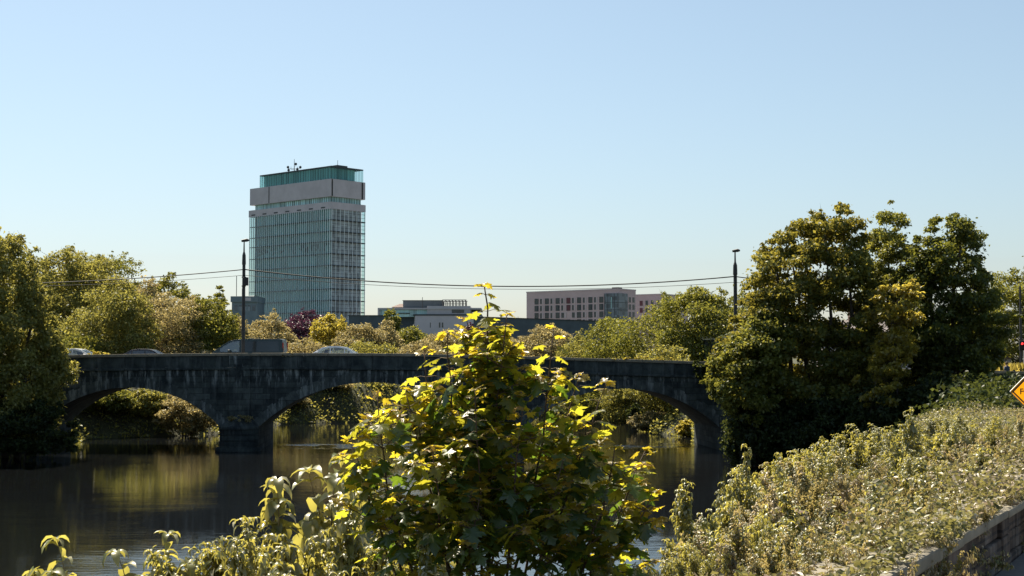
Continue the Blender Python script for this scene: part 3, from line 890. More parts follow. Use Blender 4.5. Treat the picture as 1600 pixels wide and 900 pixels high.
px_tree('sallow_tree', 425, 482, 142, 95, 'pale feathery sallow with loose top in front of the glass tower', 'leaf_pale', 'tall', 64, 7000, .19, cb=.05, shell=.2, group=GT)
px_tree('plum_tree', 478, 487, 235, 92, 'round purple-leaved plum tree at the foot of the glass tower', 'leaf_purple', 'round', 65, 6000, .36, cb=.08)
px_tree('oak_tree', 516, 489, 150, 82, 'golden-edged dark tree under the corner of the glass tower', 'leaf_yellow', 'round', 66, 6500, .22, cb=.05, group=GT)
px_tree('sallow_tree', 562, 502, 146, 95, 'pale dry-looking sallow behind the white saloon car', 'leaf_pale', 'round', 67, 7500, .19, cb=.05, shell=.3, group=GT)
px_tree('sallow_tree', 602, 496, 156, 70, 'pale sallow beneath the teal end of the office block', 'leaf_pale', 'tall', 68, 5000, .2, cb=.05, shell=.3, group=GT)
px_tree('oak_tree', 640, 506, 165, 72, 'compact dark green round tree in front of the white office wall', 'leaf_broad', 'round', 69, 6000, .22, cb=.05, group=GT)
px_tree('sallow_tree', 700, 512, 150, 110, 'pale scrubby sallow behind the top of the young maple', 'leaf_pale', 'round', 70, 7000, .2, cb=.05, group=GT)
px_tree('plum_tree', 735, 506, 235, 60, 'dull purple shrub-like tree under the open roof frame of the office block', 'leaf_purple', 'round', 71, 3000, .36, cb=.08)
px_tree('sallow_tree', 780, 514, 156, 100, 'pale scrubby sallow below the long navy shed', 'leaf_pale', 'round', 72, 7000, .2, cb=.05, group=GT)
px_tree('sallow_tree', 850, 510, 150, 110, 'straw-coloured scrubby sallow in front of the pink building', 'leaf_pale', 'round', 73, 8000, .2, cb=.05, group=GT)
px_tree('sallow_tree', 905, 508, 140, 90, 'tufted olive sallow in front of the dark glass bay of the pink building', 'leaf_willow', 'tall', 74, 7000, .19, cb=.05, group=GT)
px_tree('hawthorn_tree', 958, 494, 132, 110, 'olive hawthorn under the corner of the pink building', 'leaf_broad', 'round', 75, 7500, .19, cb=.05, group=GT)
px_tree('hawthorn_tree', 1022, 466, 126, 140, 'sunlit yellowish hawthorn before the smaller pink wing', 'leaf_broad', 'round', 76, 9000, .19, cb=.05, group=GT)
px_tree('oak_tree', 1092, 436, 118, 150, 'dark spreading tree with dense crown by the second lamp pole', 'leaf_broad', 'round', 77, 12000, .2, cb=.14, npuff=80, trunk_r=.22, group=GT)
px_tree('hawthorn_tree', 1160, 446, 126, 90, 'loose olive tree behind the second lamp pole and the sycamore', 'leaf_broad', 'round', 78, 5500, .2, cb=.08, group=GT)
px_tree('hawthorn_shrub', 1040, 530, 112, 110, 'low yellowish hawthorn hedge-like bush above the parapet', 'leaf_willow', 'mound', 79, 6000, .18, cb=.02, cat='shrub', group=GT)
px_tree('oak_tree', 612, 478, 330, 30, 'tiny far round tree next to the brown roof', 'leaf_broad', 'round', 80, 1500, .5)
px_tree('cypress_tree', 809, 484, 420, 12, 'tiny far pointed conifer beside the pink building', 'leaf_dark', 'tall', 81, 900, .5, npuff=20)
for (px, yt, Y, wpx, mt, sd_, lb) in (
        (150, 540, 120, 120, 'leaf_broad', 121, 'dense hawthorn filling the gap below the tall olive trees'),
        (215, 545, 117, 110, 'leaf_willow', 122, 'low willow bush at the foot of the dome-shaped willow'),
        (300, 540, 120, 120, 'leaf_pale', 123, 'low sallow bush under the pale olive sallow by the bridge'),
        (385, 530, 122, 110, 'leaf_broad', 124, 'low dark bush behind the van and lamp pole'),
        (470, 528, 136, 120, 'leaf_pale', 125, 'wide pale sallow bush between the van and the white saloon'),
        (575, 530, 138, 120, 'leaf_willow', 126, 'wide olive bush just behind the white saloon roof'),
        (660, 530, 142, 110, 'leaf_pale', 127, 'pale low bush hidden mostly by the young maple'),
        (760, 530, 150, 130, 'leaf_willow', 128, 'olive low bush behind the middle of the young maple'),
        (860, 530, 152, 130, 'leaf_pale', 129, 'pale low bush above the parapet behind the maple twigs'),
        (930, 535, 148, 110, 'leaf_broad', 130, 'green low bush at the parapet near the third arch'),
        (985, 535, 128, 90, 'leaf_willow', 131, 'olive low bush at the parapet above the third arch crown')):
    px_tree('hawthorn_shrub', px, yt, Y, wpx, lb, mt, 'mound', sd_, 5500, .19, cb=-.02, cat='shrub', group=GT, stems=3, trunk_r=.05)
# undergrowth clothing the banks down to the water
rg = np.random.default_rng(8)
def bank_cover(name, label, n, xr, yr, hmax, ls, mat, cond, clump=1.1):
    x = rg.uniform(*xr, n); y = rg.uniform(*yr, n)
    z = land(x, y)
    d = river_dist(x, y)
    k = cond(x, y, z, d)
    x, y, z, d = x[k], y[k], z[k], d[k]
    hh = hmax * np.clip(.45 + .5 * np.sin(x * clump + 1.7 * np.sin(y * .6 * clump)) * np.cos(y * .8 * clump + np.sin(x * .5)) + .25 * np.sin(3.1 * clump * x + 2.3 * clump * y), .08, 1)
    P = np.stack([x, y, np.maximum(z, .0) + hh * rg.random(len(x)) ** .6 + .02], 1)
    m_ = len(x)
    Nn = unit(rg.normal(size=(m_, 3)) * .6 + np.array([0, 0, .7])); Dd = unit(rg.normal(size=(m_, 3)) + np.array([0, 0, -.3]))
    o_ = link_mesh(name, leaf_cards(name, P, Nn, Dd, ls * rg.uniform(.6, 1.3, m_)), M[mat])
    tag(o_, label, 'undergrowth', None, 'stuff')
bank_cover('bank_undergrowth', 'olive undergrowth covering the river banks beyond the bridge', 150000, (-36, 40), (97.5, 158), 1.5, .24, 'leaf_willow', lambda x, y, z, d: (d > -.2) & (d < 7.5))
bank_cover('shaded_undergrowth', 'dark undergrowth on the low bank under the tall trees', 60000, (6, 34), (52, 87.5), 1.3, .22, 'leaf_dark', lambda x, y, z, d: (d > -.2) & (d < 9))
bank_cover('reed_margin', 'green undergrowth along the river edge below the golden willow', 40000, (-46, -24), (40, 97), 1.3, .22, 'leaf_broad', lambda x, y, z, d: (d > -.2) & (d < 7))
bank_cover('rough_scrub', 'rough pale scrub on the flat top of the bank before the dark thickets', 150000, (3, 32), (27, 62), .5, .075, 'leaf_cover', lambda x, y, z, d: (d > 1) & (x < -2.45 + .5095 * y - .6) & (x > .27 * y), .8)
# --- bushes seen through the arches, along the water's edge
BG = 'bushes along the river beyond the arches'
for (px, yt, Y, wpx, mt, sd_, lb) in (
        (290, 612, 104.5, 90, 'leaf_pale', 91, 'cream-flowered sunlit bush touching the water beyond the first arch'),
        (225, 606, 105.5, 100, 'leaf_willow', 92, 'olive bush in half shade beyond the middle of the first arch'),
        (160, 600, 104.0, 100, 'leaf_broad', 93, 'green bush beyond the first arch next to the olive one'),
        (335, 600, 112, 80, 'leaf_willow', 94, 'olive bush hidden partly by the first pier'),
        (110, 590, 103.0, 90, 'leaf_broad', 95, 'green bush at the springing of the first arch'),
        (440, 600, 128, 90, 'leaf_pale', 96, 'pale willow scrub beyond the second arch next to the pier'),
        (505, 592, 131, 110, 'leaf_pale', 97, 'wide pale willow scrub beyond the crown of the second arch'),
        (570, 596, 134, 90, 'leaf_willow', 98, 'olive willow scrub beyond the second arch by the young maple'),
        (640, 600, 137, 110, 'leaf_broad', 99, 'green scrub beyond the second arch behind the young maple'),
        (720, 600, 140, 110, 'leaf_pale', 100, 'pale scrub beyond the second pier'),
        (800, 600, 143, 110, 'leaf_willow', 101, 'olive scrub beyond the second pier by the third arch'),
        (880, 596, 146, 110, 'leaf_pale', 102, 'pale scrub beyond the third arch behind the young maple'),
        (945, 592, 150, 90, 'leaf_willow', 103, 'sunlit scrub beyond the open water of the third arch'),
        (1000, 590, 142, 70, 'leaf_willow', 104, 'sunlit olive bush at the bend beyond the third arch'),
        (1060, 585, 122, 110, 'leaf_broad', 105, 'bright green bush beyond the third arch on the bank'),
        (1020, 642, 111.5, 75, 'leaf_pale', 106, 'low straw-coloured bush on the waterline of the third arch'),
        (1072, 655, 104.3, 34, 'leaf_yellow', 107, 'small yellow-green bush beside the third arch abutment'),
        (992, 628, 118, 26, 'leaf_dark', 108, 'small dark bush above the low straw-coloured one')):
    px_tree('riverside_shrub', px, yt, Y, wpx, lb, mt, 'mound', sd_, 5000 if wpx > 50 else 1600, .18, zbase=min(at(px, yt, Y).z - .9, max(.0, float(land(at(px, yt, Y).x, Y)) - .2)), cat='shrub', cb=-.02, group=BG, npuff=56, stems=3, trunk_r=.05,
            puff=(wpx / F * Y * .07, wpx / F * Y * .14))
# ivy over the end of the bridge
poly_tree('ivy_mat', 1112, 87.6, [(1080, 566), (1100, 560), (1134, 562), (1150, 600), (1136, 622), (1112, 600), (1090, 596)],
          'dark ivy hanging over the parapet end of the bridge', 'leaf_dark', 111, .3, cat='ivy', nleaf=3500, lsize=.15, npuff=36, puff=(.12, .26), trunk_r=.02, zbase=3.6)

# weeds rooted in the masonry
for (px, py, Y, w_, h_, sd_, lb, mt) in ((452, 549, 88.2, 16, 9, 141, 'pale weed tuft sprouting on the parapet coping near the van tail', 'leaf_pale'),
        (374, 646, 87.0, 26, 14, 142, 'weeds sprouting on the cutwater cap of the first pier', 'leaf_pale'), (786, 644, 87.0, 26, 14, 143, 'weeds sprouting on the cutwater cap of the second pier', 'leaf_broad'),
        (155, 548, 89.0, 24, 10, 144, 'orange-yellow weeds above the parapet near the white car', 'leaf_yellow'), (1010, 557, 88.2, 60, 6, 145, 'thin line of yellow moss and weeds on the coping over the third arch', 'leaf_yellow')):
    q = at(px, py + h_, Y)
    poly_tree('wall_weeds', px, Y, [(px - w_, py + h_), (px - w_ * .8, py + h_ * .3), (px, py), (px + w_ * .8, py + h_ * .3), (px + w_, py + h_)], lb, mt, sd_, .22, zbase=q.z, cat='weeds',
              nleaf=260, lsize=.10, npuff=22, puff=(.06, .16), trunk_r=.008, limbs=False)
# ------------------------------------------------------------------ foreground plants
MAPLE = [(0, 0), (.16, -.10), (.40, -.14), (.33, .02), (.46, .10), (.36, .17), (.60, .30), (.70, .46), (.50, .46), (.42, .55), (.24, .47), (.27, .62), (.38, .74), (.24, .76), (.15, .86), (0, 1.10)]
MAPLE2 = np.array(MAPLE + [(-x, y) for x, y in MAPLE[-2:0:-1]])


def maple_leaves(name, P, Nn, Dd, S, rng):
    """palmate five-lobed blades, cupped and drooping at the tip"""
    T = unit(np.cross(Dd, Nn)); Nz = unit(np.cross(T, Dd))
    out = MAPLE2; k = len(out)
    loc = np.vstack([out, out * .5 + np.array([0, .16]), [[0, .30]]])
    n = len(P)
    cup = rng.uniform(.05, .45, n)[:, None]; drp = rng.uniform(.1, .55, n)[:, None]; wav = rng.uniform(-.1, .1, (n, len(loc)))
    x, y = loc[None, :, 0], loc[None, :, 1]
    z = -cup * np.abs(x) * .9 + .0 * y - drp * np.clip(y, 0, 2) ** 2 * .5 + wav * (np.abs(x) + .3 * y)
    V = P[:, None, :] + S[:, None, None] * (T[:, None, :] * x[..., None] + Dd[:, None, :] * y[..., None] + Nz[:, None, :] * z[..., None])
    tri = []
    for i in range(k):
        j = (i + 1) % k
        tri += [(i, j, k + j), (i, k + j, k + i), (k + i, k + j, 2 * k)]
    tri = np.array(tri)
    Q = (tri[None] + (np.arange(n) * len(loc))[:, None, None]).reshape(-1, 3)
    return np_mesh(name, V.reshape(-1, 3), Q)


def lance_leaves(name, P, Nn, Dd, Ln, Wd, droop, fold=.35):
    """long pointed leaves folded along the rib and arching over"""
    T = unit(np.cross(Dd, Nn)); Nz = unit(np.cross(T, Dd))
    prof = [(0, .10), (.25, .85), (.5, 1.0), (.78, .6), (1.0, .03)]
    n = len(P)
    rows = []
    for t, w in prof:
        a = droop * t
        fw = np.where(droop > 1e-3, np.sin(a) / np.maximum(droop, 1e-3), t); dn = np.where(droop > 1e-3, (1 - np.cos(a)) / np.maximum(droop, 1e-3), 0)
        c = P + Dd * (Ln * fw)[:, None] - Nz * (Ln * dn)[:, None]
        side = T * (Wd * w * .5)[:, None]; upw = (Nz * np.cos(a)[:, None] + Dd * np.sin(a)[:, None]) * (Wd * w * .5 * fold)[:, None]
        rows += [c - side + upw, c, c + side + upw]
    V = np.stack(rows, 1).reshape(-1, 3)
    q = []
    for r in range(len(prof) - 1):
        for s in range(2): q.append((r * 3 + s, r * 3 + s + 1, r * 3 + s + 4, r * 3 + s + 3))
    q = np.array(q)
    Q = (q[None] + (np.arange(n) * 15)[:, None, None]).reshape(-1, 4)
    return np_mesh(name, V, Q)


# --- the young maple in the middle
rng = np.random.default_rng(77)
MB0 = Vector((at(762, 800, 8.5).x, 8.5, 2.75))
maple = empty('young_maple', MB0)
tag(maple, 'young maple with glowing yellow-green lobed leaves growing in front of the bridge', 'tree')
stems_mb, pet_mb = MB(), MB()
LP, LN, LD, LS = [], [], [], []
HP, HN, HD, HS = [], [], [], []
YP, YN, YD, YS = [], [], [], []
SX, SY = math.sin(SUN_AZ), math.cos(SUN_AZ)


def add_leaf(node, ang, petl, size, young, elev=.25, shade=False):
    d = Vector((math.cos(ang), math.sin(ang), elev)).normalized()
    e = node + d * petl + Vector((0, 0, -petl * .12))
    pet_mb.tube([node, node + d * petl * .5 + Vector((0, 0, petl * .04)), e], [.0022, .0017, .0013], 4, cap=False)
    tilt = rng.uniform(-.15, .75) if not young else rng.uniform(-.4, .5)
    dd = Vector((d.x, d.y, -tilt)).normalized()
    nn = Vector((rng.normal() * .35 + SX * .25, rng.normal() * .35 + SY * .25, 1.0))
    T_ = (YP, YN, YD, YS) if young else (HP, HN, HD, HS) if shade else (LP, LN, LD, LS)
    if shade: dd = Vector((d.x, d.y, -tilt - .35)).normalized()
    T_[0].append(tuple(e)); T_[1].append(tuple(nn.normalized())); T_[2].append(tuple(dd)); T_[3].append(size)


def shoot(p0, p1, r0, bow=0.0, start=.3, node=.08, leaf=.10, twigs=True, level=0):
    p0, p1 = Vector(p0), Vector(p1)
    Ln = (p1 - p0).length
    side = Vector((rng.normal(), rng.normal(), 0)) * bow * Ln
    n = max(5, int(Ln / .12))
    pts = [p0.lerp(p1, i / n) + side * math.sin(PI * i / n) + Vector((rng.normal(), rng.normal(), 0)) * .006 for i in range(n + 1)]
    stems_mb.tube(pts, [r0 * (1 - .8 * i / n) + .0012 for i in range(n + 1)], 6)
    s = start * Ln; ph = rng.uniform(0, PI)
    while s < Ln:
        f = s / Ln * n; i = min(int(f), n - 1)
        q = pts[i].lerp(pts[i + 1], f - i)
        top = s / Ln
        sz = leaf * rng.uniform(.75, 1.2) * (1.0 - .35 * max(0, (top - .85) / .15))
        young = (Ln - s) < .07
        for k in (0, 1):
            a = ph + k * PI + rng.normal() * .25
            if rng.random() < .95:
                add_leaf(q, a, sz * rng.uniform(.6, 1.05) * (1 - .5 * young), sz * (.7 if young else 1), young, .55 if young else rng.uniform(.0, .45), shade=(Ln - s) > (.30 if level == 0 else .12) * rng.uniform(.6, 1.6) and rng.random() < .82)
            if twigs and .2 < top < .86 and rng.random() < .50:
                tl = rng.uniform(.14, .42) * (1.1 - top * .6)
                dirv = Vector((math.cos(a), math.sin(a), rng.uniform(.25, .9))).normalized()
                shoot(q, q + dirv * tl, r0 * .35, .06, .3, .065, leaf * .9, False, level + 1)
        ph += PI / 2 + rng.normal() * .15
        s += node * rng.uniform(.8, 1.25) * (1 if Ln - s > .3 else .7)
    for k in range(4):
        add_leaf(pts[-1], rng.uniform(0, 2 * PI), leaf * .25, leaf * rng.uniform(.3, .55), True, rng.uniform(.5, 1.4))


def loc(px, py, Y): return at(px, py, Y) - MB0


# main leader and the surrounding stems: (tip px, tip py, distance, foot px offset)
for (tx, ty, Y, fx, fy, r, st) in ((758, 447, 8.5, 762, 8.5, .013, .28), (728, 500, 8.6, 756, 8.55, .008, .5), (792, 494, 8.4, 768, 8.45, .008, .5), (700, 522, 8.35, 752, 8.45, .009, .35), (662, 548, 8.6, 740, 8.5, .009, .3),
        (864, 514, 8.4, 780, 8.45, .009, .35), (905, 588, 8.6, 800, 8.55, .008, .3), (946, 600, 8.35, 810, 8.45, .008, .3), (634, 612, 8.45, 722, 8.45, .008, .3), (588, 616, 8.4, 640, 8.4, .008, .3),
        (548, 690, 8.5, 640, 8.5, .007, .25), (1004, 705, 8.5, 900, 8.5, .008, .3), (962, 700, 8.25, 880, 8.35, .008, .25), (740, 610, 8.1, 750, 8.3, .008, .25), (815, 640, 8.15, 785, 8.3, .008, .25),
        (676, 700, 8.05, 715, 8.25, .008, .2), (880, 720, 8.1, 830, 8.25, .008, .2), (1022, 770, 8.4, 900, 8.45, .007, .2), (600, 760, 8.2, 680, 8.3, .007, .15), (940, 800, 8.15, 870, 8.3, .007, .15), (750, 770, 8.0, 752, 8.2, .007, .1)):
    shoot(loc(fx, 965, fy), loc(tx, ty, Y), r, .03, st, .06 if ty < 450 else .085)
a = lambda q: np.array(q, float)
stems_mb.build('stem', M['sapling_bark'], maple, smooth=True)
pet_mb.build('leaf_stalks', M['stem'], maple, smooth=True)
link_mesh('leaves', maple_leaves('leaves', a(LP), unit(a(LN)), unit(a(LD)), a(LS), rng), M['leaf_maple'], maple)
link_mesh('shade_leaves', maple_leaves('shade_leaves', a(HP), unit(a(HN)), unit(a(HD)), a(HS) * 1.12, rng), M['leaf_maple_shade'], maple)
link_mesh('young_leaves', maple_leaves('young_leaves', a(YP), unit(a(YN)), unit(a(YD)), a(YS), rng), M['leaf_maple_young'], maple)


# --- butterfly-bush and bramble scrub on the bank
def scrub_proto(seed, nst, H, spread, leaf, mats, node=.06, start=.25, droop=(.4, 1.5), twig=.5, wid=(.28, .42)):
    r = np.random.default_rng(seed)
    mb = MB(); P, Nn, Dd, Ln, Dr = [], [], [], [], []

    def cane(p, d, L_, r0, lv):
        n = max(4, int(L_ / .12)); pts = [p.copy()]; dr = d.copy()
        for i in range(n):
            dr = (dr + Vector((r.normal() * .10, r.normal() * .10, r.normal() * .05 - .05 * (lv == 0) * i / n)) + Vector((d.x, d.y, 0)) * .03).normalized()
            pts.append(pts[-1] + dr * (L_ / n))
        mb.tube(pts, [r0 * (1 - .8 * i / n) + .001 for i in range(n + 1)], 5, cap=False)
        s = (start if lv == 0 else .1) * L_; ph = r.uniform(0, PI)
        while s < L_:
            f = s / L_ * n; i = min(int(f), n - 1); q = pts[i].lerp(pts[i + 1], f - i); ax = (pts[i + 1] - pts[i]).normalized()
            e1 = ax.cross(Vector((.3, .9, .1))).normalized(); e2 = ax.cross(e1)
            tp = s / L_
            for k in (0, 1):
                a_ = ph + k * PI + r.normal() * .3
                o_ = (e1 * math.cos(a_) + e2 * math.sin(a_)); dd = (o_ + ax * r.uniform(.15, .8) + Vector((0, 0, .05))).normalized()
                P.append(tuple(q)); Dd.append(tuple(dd)); Nn.append(tuple((ax - dd * ax.dot(dd) + Vector((r.normal(), r.normal(), r.normal() + .8)) * .25).normalized()))
                Ln.append(leaf * r.uniform(.6, 1.2) * (1 - .4 * max(0, tp - .7) / .3)); Dr.append(r.uniform(*droop))
                if lv == 0 and tp > .3 and r.random() < twig * node / .06 * .45:
                    cane(q, (dd * .7 + ax * .8 + Vector((0, 0, .25))).normalized(), r.uniform(.15, .4) * H / 1.5, r0 * .4, 1)
            ph += PI / 2 + r.normal() * .2; s += node * r.uniform(.75, 1.25) * (1.0 if tp < .85 else .55)
        for k in range(5):
            P.append(tuple(pts[-1])); t5 = k * 1.2566 + ph; dd = (dr * .45 + Vector((math.cos(t5), math.sin(t5), r.normal() * .2))).normalized(); Dd.append(tuple(dd))
            Nn.append(tuple((dr + Vector((0, 0, .6))).normalized())); Ln.append(leaf * r.uniform(.45, .85)); Dr.append(r.uniform(.9, 2.2))

    for k in range(nst):
        t = r.uniform(0, 2 * PI); q = math.sqrt(r.random())
        lean = q * spread
        d = Vector((math.cos(t) * lean, math.sin(t) * lean, 1.0)).normalized()
        L_ = H * r.uniform(.6, 1.05) * math.sqrt(1 + lean * lean) * (1 - .28 * q)
        cane(Vector((math.cos(t) * .25 * q, math.sin(t) * .25 * q, -.1)), d, L_, .009, 0)
    P, Nn, Dd, Ln, Dr = (np.array(x, float) for x in (P, Nn, Dd, Ln, Dr))
    lm = lance_leaves('leaves', P, unit(Nn), unit(Dd), Ln, Ln * r.uniform(*wid, len(Ln)), Dr)
    return lm, mb


protos = {}


def scrub(kind, base, H, rz, label, seed, **kw):
    """first of a kind builds leaves and canes; later ones copy the thing and its two parts"""
    cfg = {'buddleia': dict(nst=16, H=1.5, spread=1.0, wid=(.34, .5), leaf=.165, node=.075, start=.35, droop=(1.1, 2.5), twig=1.0),
           'dense': dict(nst=60, H=1.5, spread=1.2, leaf=.14, node=.058, start=.22, droop=(.8, 2.2), twig=.9),
           'bramble': dict(nst=75, H=1.3, spread=1.8, leaf=.082, node=.042, start=.15, droop=(.3, 1.7), wid=(.42, .65), twig=.9)}[kind]
    key = (kind, seed)
    nm = {'buddleia': 'butterfly_bush', 'dense': 'butterfly_bush', 'bramble': 'bramble_bush'}[kind]
    mt = {'buddleia': 'leaf_buddleia', 'dense': 'leaf_buddleia', 'bramble': 'leaf_bramble'}[kind]
    if key not in protos:
        root = empty(nm, base, rz)
        lm, mb = scrub_proto(seed, mats=None, **cfg)
        link_mesh('leaves', lm, M[mt], root)
        mb.build('canes', M['stem'], root, smooth=True)
        protos[key] = root
    else:
        src = protos[key]
        root = src.copy(); COL.objects.link(root)
        for ch in [c for c in bpy.data.objects if c.parent is src]:
            c = ch.copy(); COL.objects.link(c); c.parent = root
    root.location = base; root.rotation_euler = (0, 0, rz)
    s = H / cfg['H']; root.scale = (s * kw.get('wide', 1), s * kw.get('wide', 1), s)
    tag(root, label, 'shrub', 'scrub growing on the near bank')
    return root


def px_scrub(kind, px, ytop, Y, label, seed, rz, wide=1.0):
    tall = (.80 if px < 350 else .96) if kind == 'buddleia' else (.92 if Y > 17 else 1.05) if px > 1470 else 1.0 if kind == 'dense' else 1.1
    t = at(px, ytop, Y); zb = float(land(t.x, Y))
    h = max(t.z - zb, .7)
    if h > 2.3: zb = t.z - 2.3 if False else zb
    return scrub(kind, (t.x, Y, zb), h * tall, rz, label, seed, wide=wide)


SPEC = [
    ('buddleia', 448, 725, 10.6, 1, 0.3, .8, 'tall butterfly bush sprig standing against the dark water, silver-tipped'),
    ('buddleia', 330, 800, 10.0, 2, 1.1, .8, 'butterfly bush with drooping yellow leaf tufts over the pale sky reflection'),
    ('buddleia', 185, 862, 10.0, 1, 2.2, .5, 'low outermost butterfly bush reaching over the river towards the sky reflection'),
    ('dense', 520, 790, 9.4, 3, 0.0, .55, 'bushy butterfly bush between the tall silver-tipped sprig and the maple'),
    ('buddleia', 640, 850, 7.9, 2, 4.0, .6, 'butterfly bush with white-felted leaves just before the maple stems'),
    ('buddleia', 480, 850, 8.6, 2, 5.0, .6, 'butterfly bush low at the bottom edge beneath the silver-tipped sprig'),
    ('dense', 940, 862, 8.0, 3, 2.4, .4, 'pinkish-lit butterfly bush tucked against the maple on its road side'),
    ('buddleia', 1095, 755, 11.5, 1, 3.6, .6, 'lone tall butterfly bush spray hanging over the dark water by the arch'),
    ('buddleia', 1180, 705, 13.5, 2, 0.8, .5, 'butterfly bush spray with arched tip below the dark thicket'),
    ('dense', 1265, 695, 15.5, 3, 1.5, .6, 'pale butterfly bush at the top of the scrub under the dark holly'),
    ('dense', 1345, 662, 18.0, 4, 2.5, .6, 'tall pale butterfly bush standing proud of the scrub ridge'),
    ('buddleia', 1440, 640, 21.0, 1, 4.4, .6, 'butterfly bush with upright silvery spikes on the scrub ridge'),
    ('dense', 1515, 632, 24.0, 3, 3.1, .6, 'butterfly bush along the ridge just before the orange sign'),
    ('bramble', 1585, 640, 22.0, 5, 0.5, .6, 'bramble heap directly under the orange sign'),
    ('dense', 1165, 800, 10.6, 4, 0.9, .45, 'leafy butterfly bush between the lone spray and the brown bramble'),
    ('bramble', 1240, 745, 12.6, 5, 1.9, .6, 'brown-leaved bramble heap at the middle of the bank'),
    ('bramble', 1335, 720, 14.5, 6, 2.8, .6, 'bramble with pale undersides behind the brown-leaved heap'),
    ('dense', 1420, 700, 16.5, 4, 5.2, .6, 'butterfly bush with dark hollow in its middle'),
    ('bramble', 1510, 680, 18.5, 6, 0.2, .6, 'cream-coloured bramble spread halfway to the sign'),
    ('bramble', 1570, 680, 19.5, 5, 3.9, .6, 'cream-coloured bramble spilling over the far stretch of quay wall'),
    ('bramble', 1215, 845, 9.5, 6, 4.1, .6, 'bramble with orange-tinted leaves low by the maple'),
    ('bramble', 1300, 800, 11.0, 5, 5.3, .6, 'wide bramble heap with shaded underside'),
    ('bramble', 1400, 775, 12.6, 6, 1.2, .6, 'pinkish bramble heap behind the quay wall coping'),
    ('bramble', 1490, 745, 14.8, 5, 2.2, .6, 'bramble draped over the quay wall above the footpath'),
    ('dense', 1545, 725, 16.5, 3, 4.7, .6, 'butterfly bush leaning over the quay wall'),
    ('dense', 1100, 878, 9.0, 4, 3.3, .35, 'small butterfly bush at the maple foot near the dark water'),
    ('bramble', 1380, 850, 9.8, 5, 0.7, .55, 'bramble with yellow new leaves against the end of the coping'),
    ('bramble', 1270, 865, 9.0, 6, 3.0, .55, 'lowest bramble heap at the bottom edge'),
    ('buddleia', 385, 775, 10.2, 2, 3.3, .8, 'butterfly bush with yellow drooping leaves beside the tall silver-tipped sprig'),
    ('buddleia', 560, 770, 9.3, 1, 5.5, .6, 'butterfly bush overlapping the outer leaves of the maple'),
    ('buddleia', 1150, 785, 10.0, 1, 2.9, .6, 'butterfly bush with broad yellow leaves beside the lone tall spray'),
    ('dense', 1085, 832, 9.4, 3, 1.3, .6, 'low butterfly bush filling the bank between the maple and the lone spray'),
    ('bramble', 1150, 848, 9.4, 5, 2.6, .6, 'low bramble below the butterfly bush with broad yellow leaves'),
    ('dense', 440, 812, 9.6, 4, 2.9, .7, 'dense butterfly bush at the foot of the tall silver-tipped sprig'),
    ('dense', 360, 852, 9.4, 3, 5.0, .6, 'dense low butterfly bush beside the pale sky reflection'),
    ('buddleia', 1225, 775, 11.6, 2, 5.1, .95, 'full butterfly bush with big drooping leaves at the lower middle of the bank'),
    ('buddleia', 1330, 752, 12.4, 1, 0.6, 1.0, 'full butterfly bush rising above the wide bramble heap'),
    ('buddleia', 1265, 815, 10.2, 1, 4.2, .9, 'butterfly bush with dark gaps between its drooping leaves low on the bank'),
    ('buddleia', 1425, 722, 14.4, 2, 2.7, 1.0, 'full butterfly bush between the pinkish bramble and the ridge'),
    ('buddleia', 1515, 700, 16.6, 1, 1.7, 1.0, 'full butterfly bush behind the draped bramble near the sign'),
    ('buddleia', 1370, 818, 10.6, 2, 0.9, .9, 'butterfly bush crowding the river side of the quay wall'),
    ('buddleia', 1470, 770, 12.6, 1, 3.9, .8, 'butterfly bush with pale felted leaves leaning on the quay wall coping'),
    ('dense', 1240, 705, 22.0, 4, 2.0, .75, 'shaded butterfly bush deep between the scrub ridge and the dark holly'),
    ('dense', 1400, 655, 27.0, 3, 0.4, .75, 'butterfly bush on the ridge in front of the young yellow-green maple'),
    ('dense', 1480, 640, 30.0, 4, 3.7, .75, 'butterfly bush on the ridge in front of the ivy-clad tree'),
    ('dense', 1320, 690, 24.0, 3, 5.5, .75, 'butterfly bush behind the proud pale one'),
    ('dense', 1550, 652, 29.0, 4, 1.6, .75, 'butterfly bush behind the orange sign stand'),
    ('bramble', 1425, 800, 11.6, 6, 5.9, .6, 'bramble cascading over the near coping of the quay wall'),
    ('bramble', 1500, 765, 13.6, 5, 4.6, .55, 'bramble hiding the middle of the quay wall coping'),
    ('bramble', 1330, 880, 8.6, 6, 2.0, .5, 'pale bramble beside the nearest end of the wall'),
    ('bramble', 1390, 862, 9.6, 5, 3.3, .45, 'bramble sprawling on top of the coping at the bottom edge'),
]
for kind, px, yt, Y, sd_, rz, wd, lb in SPEC:
    px_scrub(kind, px, yt, Y, lb, sd_, rz, wd)

# ground cover between the shrubs, creeping over the quay wall
rg = np.random.default_rng(31)
n = 190000
sl = rg.uniform(3, 40, n) ** 1.0; of = .34 - 9.0 * rg.random(n) ** 1.9
wx = WX0 + WDX * sl + WDY * of; wy = WY0 + WDY * sl - WDX * of
z = np.maximum(land(wx, wy), 0); onw = of > -.34
z = np.where(onw & (of < .27), 4.06, np.where(onw, 3.9, z))
hh = np.where(onw, .16 + .22 * (np.sin(sl * 2.3) * .5 + .5), np.where(of > -1.4,   .6, .42)) * np.clip(.35 + .75 * np.sin(sl * 1.9 + of * 2.1) + .3 * np.sin(sl * 5.1), .1, 1.3)
z = np.where(of > .24, 4.0 - .42 * rg.random(n) ** 1.6, z); hh = np.where(of > .24, .06, hh)
of2 = np.where(of > .24, of + rg.random(n) * .05, of)
wx = WX0 + WDX * sl + WDY * of2; wy = WY0 + WDY * sl - WDX * of2
keep = ~((of > .24) & (sl < 15)) & ~((of > -.05) & (np.sin(sl * 1.35 + 1.0) + .5 * np.sin(sl * 3.7) < -1.05))
